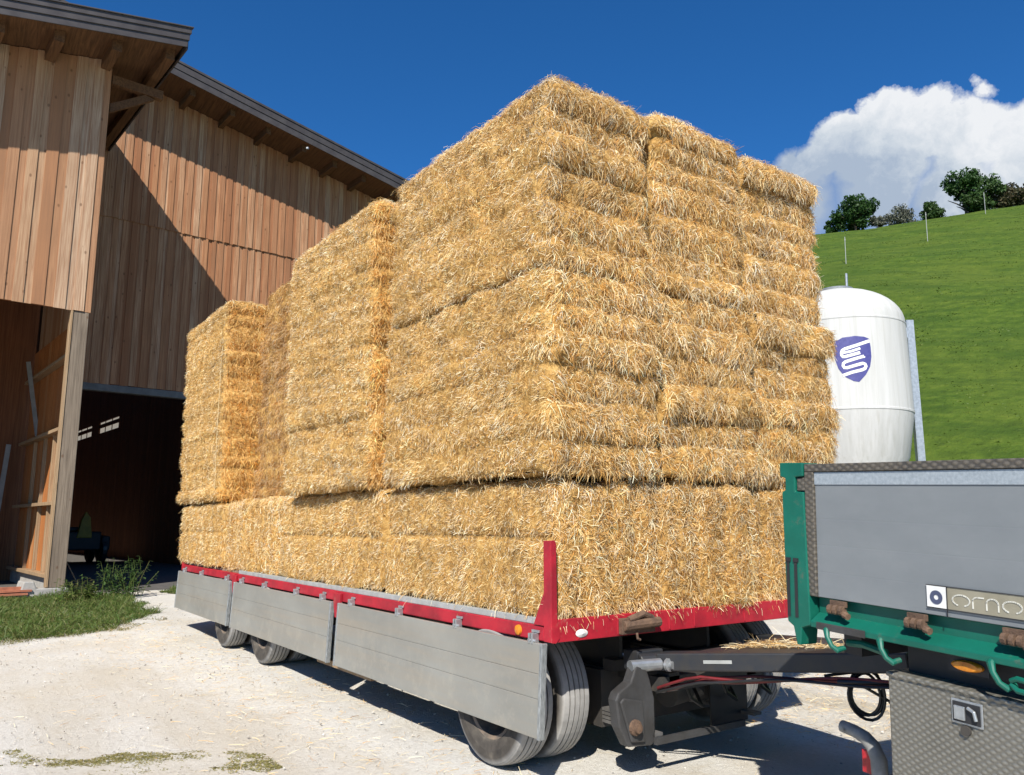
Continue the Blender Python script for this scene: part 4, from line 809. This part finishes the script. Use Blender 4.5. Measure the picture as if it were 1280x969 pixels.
g = np.random.default_rng(77); n = 110000; s_h = 23 + 92 * g.random(n) ** .75; l_h = -.30 * s_h + g.random(n) * .85 * s_h + 2
P = np.c_[CAM[0] + s_h * HD[0] + l_h * HL[0], CAM[1] + s_h * HD[1] + l_h * HL[1], np.zeros(n)]; kp = .6 * lownoise(P, 81, .35) + .8 * lownoise(P, 82, 1.3) > -.55; P, s_h, l_h = P[kp], s_h[kp], l_h[kp]; P[:, 2] = hz(s_h, l_h) - .03; n = len(P)
D = g.normal(size=(n, 3)) * .8; D[:, 2] = 1; D /= np.linalg.norm(D, axis=1)[:, None]; N = np.tile(A3(-HD[0], -HD[1], .3), (n, 1)) + g.normal(size=(n, 3)) * .4; N /= np.linalg.norm(N, axis=1)[:, None]
v, f = ribbons(P, D, N, g.uniform(.03, .09, n), g.uniform(.04, .12, n), .5, np.full(n, .02), g, 3); o = np_mesh('meadow_grass', v, f, [leafmat('meadow_tufts', [(.062, .108, .012), (.082, .130, .016), (.105, .148, .022), (.070, .115, .013)], .25)]); tag(o, 'tufted green grass covering the steep meadow slope', 'grass', kind='stuff')

# loose stones, litter
g = np.random.default_rng(31); n = 9000
P = np.c_[g.uniform(-3.2, 5.5, n), g.uniform(-2.2, 12, n), np.zeros(n)]; P = P[(P[:, 1] < 3) | (P[:, 0] < .6) | (P[:, 0] > 2.7)]; n = len(P); r_ = .003 + .007 * g.random(n) ** 3
oc = np.array([(1, 0, 0), (0, 1, 0), (-1, 0, 0), (0, -1, 0), (0, 0, 1.), (0, 0, -1)]); V = (P[:, None, :] + (oc[None] + g.normal(size=(n, 6, 3)) * .25) * r_[:, None, None] * (1.2, 1.2, .7)).reshape(-1, 3)
me = bpy.data.meshes.new('loose_stones'); tri = np.array([(0, 1, 4), (1, 2, 4), (2, 3, 4), (3, 0, 4), (1, 0, 5), (2, 1, 5), (3, 2, 5), (0, 3, 5)]); F = (np.arange(n)[:, None, None] * 6 + tri[None]).reshape(-1, 3)
me.from_pydata(V.tolist(), [], F.tolist()); me.materials.append(M['stone']); o = bpy.data.objects.new('loose_stones', me); link(o); tag(o, 'small pale stones scattered over the gravel yard', 'stones', kind='stuff')
n = 2600; P = np.r_[np.c_[-.35 + g.normal(size=(n, 1)) * .5, g.uniform(-1.5, 9, (n, 1)), np.zeros((n, 1))], np.c_[g.uniform(2.0, 5, (3600, 1)), g.uniform(-.8, 1.5, (3600, 1)), np.zeros((3600, 1))], np.c_[g.uniform(-3, 1.5, (900, 1)), g.uniform(2, 11, (900, 1)), np.zeros((900, 1))]]
scatter_straw('straw_litter', 'thin straw litter on the gravel around the trailer', P, 6, lift=.0, flat=.06, Lr=(.03, .10), w=(.002, .004))

# ------------------------------------------------------------------ grass, weeds
def inside(P, poly):
    x, y = P[:, 0], P[:, 1]; c = np.zeros(len(P), bool); n = len(poly)
    for i in range(n):
        (x0, y0), (x1, y1) = poly[i], poly[(i + 1) % n]; cr = ((y0 > y) != (y1 > y)) & (x < (x1 - x0) * (y - y0) / (y1 - y0 + 1e-12) + x0); c ^= cr
    return c
def grass(name, label, poly, n, hr, mat, seed, thin=0., w=(.004, .009), lean=.5):
    g = np.random.default_rng(seed); poly = np.array(poly); lo, hi = poly.min(0), poly.max(0); P = g.uniform(lo, hi, (n * 3, 2)); Q = P + .30 * np.c_[lownoise(np.c_[P, P[:, :1] * 0], seed, 3.), lownoise(np.c_[P, P[:, :1] * 0], seed + 1, 3.)]
    k = inside(Q, poly); P = P[k]
    if thin: P = P[lownoise(np.c_[P, P[:, :1] * 0], seed + 2, 4.5) + .7 * lownoise(np.c_[P, P[:, :1] * 0], seed + 7, 13.) > thin * g.random(len(P)) - .15]
    P = P[:n]; n = len(P); cl = .5 + .5 * np.clip(.5 + lownoise(np.c_[P, P[:, :1] * 0], seed + 3, 3.), 0, 1.4); P = np.c_[P, np.full(n, -.012)]
    D = g.normal(size=(n, 3)) * lean; D[:, 2] = 1; D /= np.linalg.norm(D, axis=1)[:, None]; N = g.normal(size=(n, 3)); N[:, 2] = 0; N /= np.linalg.norm(N, axis=1)[:, None]
    v, f = ribbons(P, D, N, g.uniform(*hr, n) * cl, g.uniform(*w, n), .45, np.full(n, .012), g); o = np_mesh(name, v, f, [mat]); return tag(o, label, 'grass', kind='stuff')
G1 = [(-2.6, 7.95), (-1.95, 7.95), (-1.51, 8.0), (-1.04, 8.24), (-.51, 8.65), (0.0, 9.9), (.28, 11.6), (.36, 13.2), (.25, 14.1), (-.5, 14.2), (-2.6, 14.2)]
grass('grass_patch', 'green grass strip growing in front of the barn post', G1, 24000, (.07, .30), M['grass'], 41, w=(.006, .013))
grass('grass_patch', 'dry yellowing grass fringe between gravel and barn lawn', [(-2.6, 7.6), (-1.5, 7.7), (-.9, 7.95), (-.35, 8.5), (.1, 9.8), (-.1, 9.9), (-.6, 8.9), (-1.2, 8.5), (-2.6, 8.3)], 3800, (.03, .10), M['drygrass'], 44, .5)
grass('grass_patch', 'dry mossy grass tufts at the near edge of the gravel', [(-3.2, 2.75), (-2.0, 2.58), (-1.6, 2.2), (-1.3, 1.9), (-1.05, 1.5), (-.95, .4), (-3.2, .4)], 34000, (.010, .036), M['moss'], 42, 1.0, (.003, .006), .9)
grass('grass_patch', 'small green grass tuft by the rear corner of the trailer', [(1.15, 13.5), (1.9, 13.6), (2.1, 14.6), (1.35, 15.0), (1.0, 14.2)], 2500, (.08, .22), M['grass'], 43, w=(.008, .014))
def weed(x, y, hgt, n, seed, label, mat):
    g = np.random.default_rng(seed); b = MB(); tops = []
    for k in range(n):
        a = g.uniform(0, 6.28); rr = .50 * g.random() ** .7; h_ = hgt * g.uniform(.55, 1); p = A3(x + rr * math.cos(a), y + rr * math.sin(a), 0); q = p + A3(g.normal() * .12, g.normal() * .12, h_); b.tube([p, (p + q) / 2 + A3(g.normal() * .03, 0, 0), q], [.006, .005, .003], 5); tops.append((p, q))
    V = []; F = []
    for p, q in tops:
        for t_ in np.linspace(.15, 1, 16):
            c = p + (q - p) * t_; d = g.normal(size=3); d[2] = g.uniform(-.3, .3); d /= np.linalg.norm(d); s = np.cross(d, (0, 0, 1)); L = .13 * (1.15 - .6 * t_) * g.uniform(.7, 1.2); i = len(V); V += [c, c + d * L * .5 + s * L * .22, c + d * L + A3(0, 0, -.2 * L), c + d * L * .5 - s * L * .22]; F.append([i, i + 1, i + 2, i + 3])
    o = b.build('weed_plant', M['grass'], None); tag(o, label, 'weed')
    l = np_mesh('leaves', np.array(V), np.array(F), [mat]); l.parent = o
weed(.05, 13.4, .75, 34, 51, 'tall leafy weed growing in front of the dark barn doorway', M['leaf_mid'])
weed(-.55, 12.4, .45, 22, 52, 'low leafy weed at the foot of the barn post', M['grass'])

# ------------------------------------------------------------------ trees on the ridge
def tree(x, y, w, h, seed, label, mat, clumps=26, leaf=.20, n=4200, trunk=.25, dens=1., name='broadleaf_tree', cat='tree', group='trees along the ridge'):
    g = np.random.default_rng(seed); z0 = on_hill(x, y) - .1; r0 = root(name, (x, y, z0), label, cat, group)
    b = MB(); top = A3(x + g.normal() * .1, y, z0 + h * .62); b.tube([(x, y, z0), (x + .05, y, z0 + h * trunk), top], [h * .035, h * .028, h * .012], 8)
    for k in range(7):
        a = k * .9 + g.random(); s = A3(x, y, z0 + h * (trunk + .05 * k)); e = s + A3(math.cos(a) * w * .34, math.sin(a) * w * .34, h * .2); b.tube([s, (s + e) / 2 + A3(0, 0, .1), e], [h * .016, h * .011, h * .005], 6)
    b.build('trunk', M['bark'], r0)
    V = []
    for k in range(clumps):
        u = g.normal(size=3); u /= np.linalg.norm(u); q = g.random() ** .45; c = A3(x, y, z0 + h * (.5 + trunk * .35)) + u * q * A3(w * .42, w * .42, h * (.46 - trunk * .3)); c[2] = max(c[2], z0 + h * trunk * .7); rad = w * g.uniform(.11, .21); m = int(n / clumps)
        d = g.normal(size=(m, 3)); d /= np.linalg.norm(d, axis=1)[:, None]; V.append(c + d * (rad * g.random(m) ** .4)[:, None] * (1, 1, .8))
    P = np.concatenate(V); m = len(P); a = g.normal(size=(m, 3)); a /= np.linalg.norm(a, axis=1)[:, None]; c = np.cross(a, g.normal(size=(m, 3))); c /= np.linalg.norm(c, axis=1)[:, None]; L = leaf * g.uniform(.6, 1.3, (m, 1))
    V = np.stack([P - a * L, P - c * L * .6, P + a * L, P + c * L * .6], 1).reshape(-1, 3); l = np_mesh('crown', V, np.arange(4 * m).reshape(-1, 4), [mat], loc=(x, y, z0)); l.parent = r0; l.location = (0, 0, 0)
tree(90.2, 52.0, 5.9, 5.4, 61, 'round dark green tree at the left end of the ridge', M['leaf_dark'], 34, .19, 6500, .12)
tree(89.0, 54.6, 2.6, 2.6, 66, 'low dark bush left of the round ridge tree', M['leaf_dark'], 14, .17, 1500, .05, name='bush', cat='bush', group=None)
tree(91.4, 49.6, 2.4, 2.6, 67, 'thin grey green sapling right of the round ridge tree', M['leaf_grey'], 12, .16, 900, .12, name='sapling')
tree(92.6, 47.4, 5.0, 2.7, 62, 'pale grey leafless looking bush on the ridge', M['leaf_grey'], 18, .14, 2400, .08, name='bush', cat='bush', group=None)
tree(94.4, 44.1, 4.2, 3.0, 63, 'small grey green tree in the middle of the ridge', M['leaf_mid'], 18, .17, 2600, .10)
tree(96.2, 41.0, 5.4, 6.6, 64, 'tallest tree with pointed dark crown on the ridge', M['leaf_dark'], 30, .19, 5200, .12)
tree(96.9, 38.9, 5.4, 4.8, 65, 'dark rounded tree right of the tallest ridge tree', M['leaf_mid'], 26, .19, 4200, .10)
tree(98.4, 35.9, 5.6, 3.6, 68, 'brownish green tree at the right end of the ridge', M['leaf_brown'], 26, .2, 4200, .08)
tree(99.6, 31.5, 7.0, 5.6, 69, 'dark tree beyond the brownish ridge tree, farthest right', M['leaf_dark'], 24, .2, 3600, .08)
for x, y, h, lab in ((65.28, 30.5, 2.7, 'thin pale pasture post in the middle of the slope'), (86.1, 34.5, 2.5, 'thin pale pasture post just below the ridge trees'), (54.5, 31.7, 2.3, 'thin pale pasture post on the slope above the silo')):
    z = on_hill(x, y); b = MB(); b.tube([(x, y, z - .2), (x + .1, y, z + h)], .028, 6); b.lathe([(0, .045), (.12, .045)], (x + .1, y, z + h - .3), 'z', 8, cap=True); tag(b.build('pasture_post', M['sill'], None), lab, 'post', 'pasture posts on the slope')

# ------------------------------------------------------------------ light, sky, camera
Lt = Vector((.79, .77, -1)).normalized()
sun = bpy.data.lights.new('sun', 'SUN'); sun.energy = 5.0; sun.angle = R(.5); sun.color = (1, .95, .86)
so = bpy.data.objects.new('sun', sun); so.rotation_euler = Lt.to_track_quat('-Z', 'Y').to_euler(); so.location = (-20, -20, 30); link(so)
w = bpy.data.worlds.new('World'); sc.world = w; w.use_nodes = True; nt = w.node_tree; nd = nt.nodes; lk = nt.links
bg = nd['Background']; sky = nd.new('ShaderNodeTexSky'); sky.sky_type = 'NISHITA'; sky.sun_disc = False; sky.sun_elevation = math.asin(-Lt.z); sky.sun_rotation = R(225.7); sky.altitude = 700; sky.air_density = 1.0; sky.dust_density = .2; sky.ozone_density = 3.5
tc = nd.new('ShaderNodeTexCoord'); GEN = tc.outputs['Generated']
def vm(op, a, b=None, out=0):
    n = nd.new('ShaderNodeVectorMath'); n.operation = op
    for i, v in enumerate((a, b)):
        if v is None: continue
        if hasattr(v, 'links'): lk.new(v, n.inputs[i])
        else: n.inputs[i].default_value = v
    return n.outputs[out]
def mt(op, a, b=0., c=None, clamp=False):
    n = nd.new('ShaderNodeMath'); n.operation = op; n.use_clamp = clamp
    for i, v in enumerate((a, b) if c is None else (a, b, c)):
        if hasattr(v, 'links'): lk.new(v, n.inputs[i])
        else: n.inputs[i].default_value = v
    return n.outputs[0]
def wn(scale, detail, rough, vec, col=False):
    n = nd.new('ShaderNodeTexNoise'); n.inputs['Scale'].default_value = scale; n.inputs['Detail'].default_value = detail; n.inputs['Roughness'].default_value = rough; lk.new(vec, n.inputs['Vector']); return n.outputs['Color' if col else 'Fac']
warp = vm('SUBTRACT', wn(14, 6, .62, GEN, True), (.5, .5, .5)); sc_ = nd.new('ShaderNodeVectorMath'); sc_.operation = 'SCALE'; lk.new(warp, sc_.inputs[0]); sc_.inputs['Scale'].default_value = .055
dirw = vm('ADD', GEN, sc_.outputs[0])
dens = None
for c, r_ in (((0.7971, 0.4341, 0.4198), 0.0448), ((0.7822, 0.4683, 0.4109), 0.0403), ((0.8158, 0.4050, 0.4129), 0.0437), ((0.8374, 0.3752, 0.3975), 0.0449), ((0.8540, 0.3481, 0.3866), 0.0438), ((0.8322, 0.3411, 0.4371), 0.0097), ((0.8255, 0.3473, 0.4450), 0.0060), ((0.7696, 0.4989, 0.3985), 0.0310), ((0.8131, 0.4528, 0.3659), 0.0582), ((0.8547, 0.3887, 0.3441), 0.0629), ((0.8729, 0.3241, 0.3647), 0.0589), ((0.8961, 0.2932, 0.3333), 0.0781), ((0.7703, 0.5252, 0.3618), 0.0528), ((0.8656, 0.3150, 0.3893), 0.0365), ((0.7499, 0.5234, 0.4046), 0.0193)):
    v = Vector(c).normalized(); d = vm('DISTANCE', dirw, tuple(v), 1); q = mt('MULTIPLY', mt('SUBTRACT', r_, d), 20.); dens = q if dens is None else mt('MAXIMUM', dens, q)
sepy = nd.new('ShaderNodeSeparateXYZ'); lk.new(dirw, sepy.inputs[0]); mask = mt('MULTIPLY', mt('ADD', dens, .06), mt('MAXIMUM', 1.6, mt('MULTIPLY_ADD', sepy.outputs[2], 90., -32.)), clamp=True)
soft = mt('MULTIPLY', mt('ADD', dens, .25), 1.5, clamp=True)
sepz = nd.new('ShaderNodeSeparateXYZ'); lk.new(GEN, sepz.inputs[0])
cn = wn(11, 7, .62, dirw); lite = mt('MULTIPLY_ADD', mt('SUBTRACT', sepz.outputs[2], .385), 9., mt('MULTIPLY_ADD', mt('SUBTRACT', .43, sepz.outputs[1]), 3.2, mt('MULTIPLY_ADD', mt('SUBTRACT', cn, .5), 2.6, .36))); ramp = nd.new('ShaderNodeValToRGB'); lk.new(lite, ramp.inputs[0])
e = ramp.color_ramp.elements; e[0].position = .12; e[0].color = (.38, .46, .58, 1); e[1].position = .95; e[1].color = (.80, .82, .85, 1); m2 = e.new(.5); m2.color = (.58, .64, .71, 1)
hs = nd.new('ShaderNodeHueSaturation'); hs.inputs['Saturation'].default_value = 1.1; hs.inputs['Value'].default_value = 1.0; tm = nd.new('ShaderNodeMix'); tm.data_type = 'RGBA'; tm.blend_type = 'MULTIPLY'; tm.inputs[0].default_value = 1; lk.new(sky.outputs[0], tm.inputs[6]); tm.inputs[7].default_value = (.84, 1.27, 1.72, 1); lk.new(tm.outputs[2], hs.inputs['Color'])
STR = .05
cb = nd.new('ShaderNodeMix'); cb.data_type = 'RGBA'; lk.new(mask, cb.inputs[0]); lk.new(hs.outputs[0], cb.inputs[6])
cl = nd.new('ShaderNodeMix'); cl.data_type = 'RGBA'; cl.blend_type = 'MULTIPLY'; cl.inputs[0].default_value = 1; lk.new(ramp.outputs[0], cl.inputs[6]); cl.inputs[7].default_value = (.70 / STR,) * 3 + (1,)
lk.new(cl.outputs[2], cb.inputs[7]); lk.new(cb.outputs[2], bg.inputs[0]); bg.inputs[1].default_value = STR

cam = bpy.data.cameras.new('camera'); co = bpy.data.objects.new('camera', cam); link(co)
yaw, pitch, roll, foc = 0.6086552, 0.1682903, -0.0015089, 999.01
fw = A3(math.sin(yaw) * math.cos(pitch), math.cos(yaw) * math.cos(pitch), math.sin(pitch)); rt = A3(math.cos(yaw), -math.sin(yaw), 0); up = np.cross(rt, fw)
r2 = rt * math.cos(roll) + up * math.sin(roll); u2 = -rt * math.sin(roll) + up * math.cos(roll)
mw = Matrix(((r2[0], u2[0], -fw[0], CAM[0]), (r2[1], u2[1], -fw[1], CAM[1]), (r2[2], u2[2], -fw[2], CAM[2]), (0, 0, 0, 1))); co.matrix_world = mw
cam.sensor_fit = 'HORIZONTAL'; cam.sensor_width = 36; cam.lens = foc * 36 / 1280; cam.clip_end = 3000; cam.clip_start = .05
sc.camera = co
sc.view_settings.view_transform = 'Standard'; sc.view_settings.look = 'None'; sc.view_settings.exposure = .62; sc.view_settings.gamma = 1; sc.view_settings.use_curve_mapping = False
sc.cycles.use_denoising = True; sc.cycles.max_bounces = 8
for o in bpy.data.objects:
    if '_loc' in o: del o['_loc']
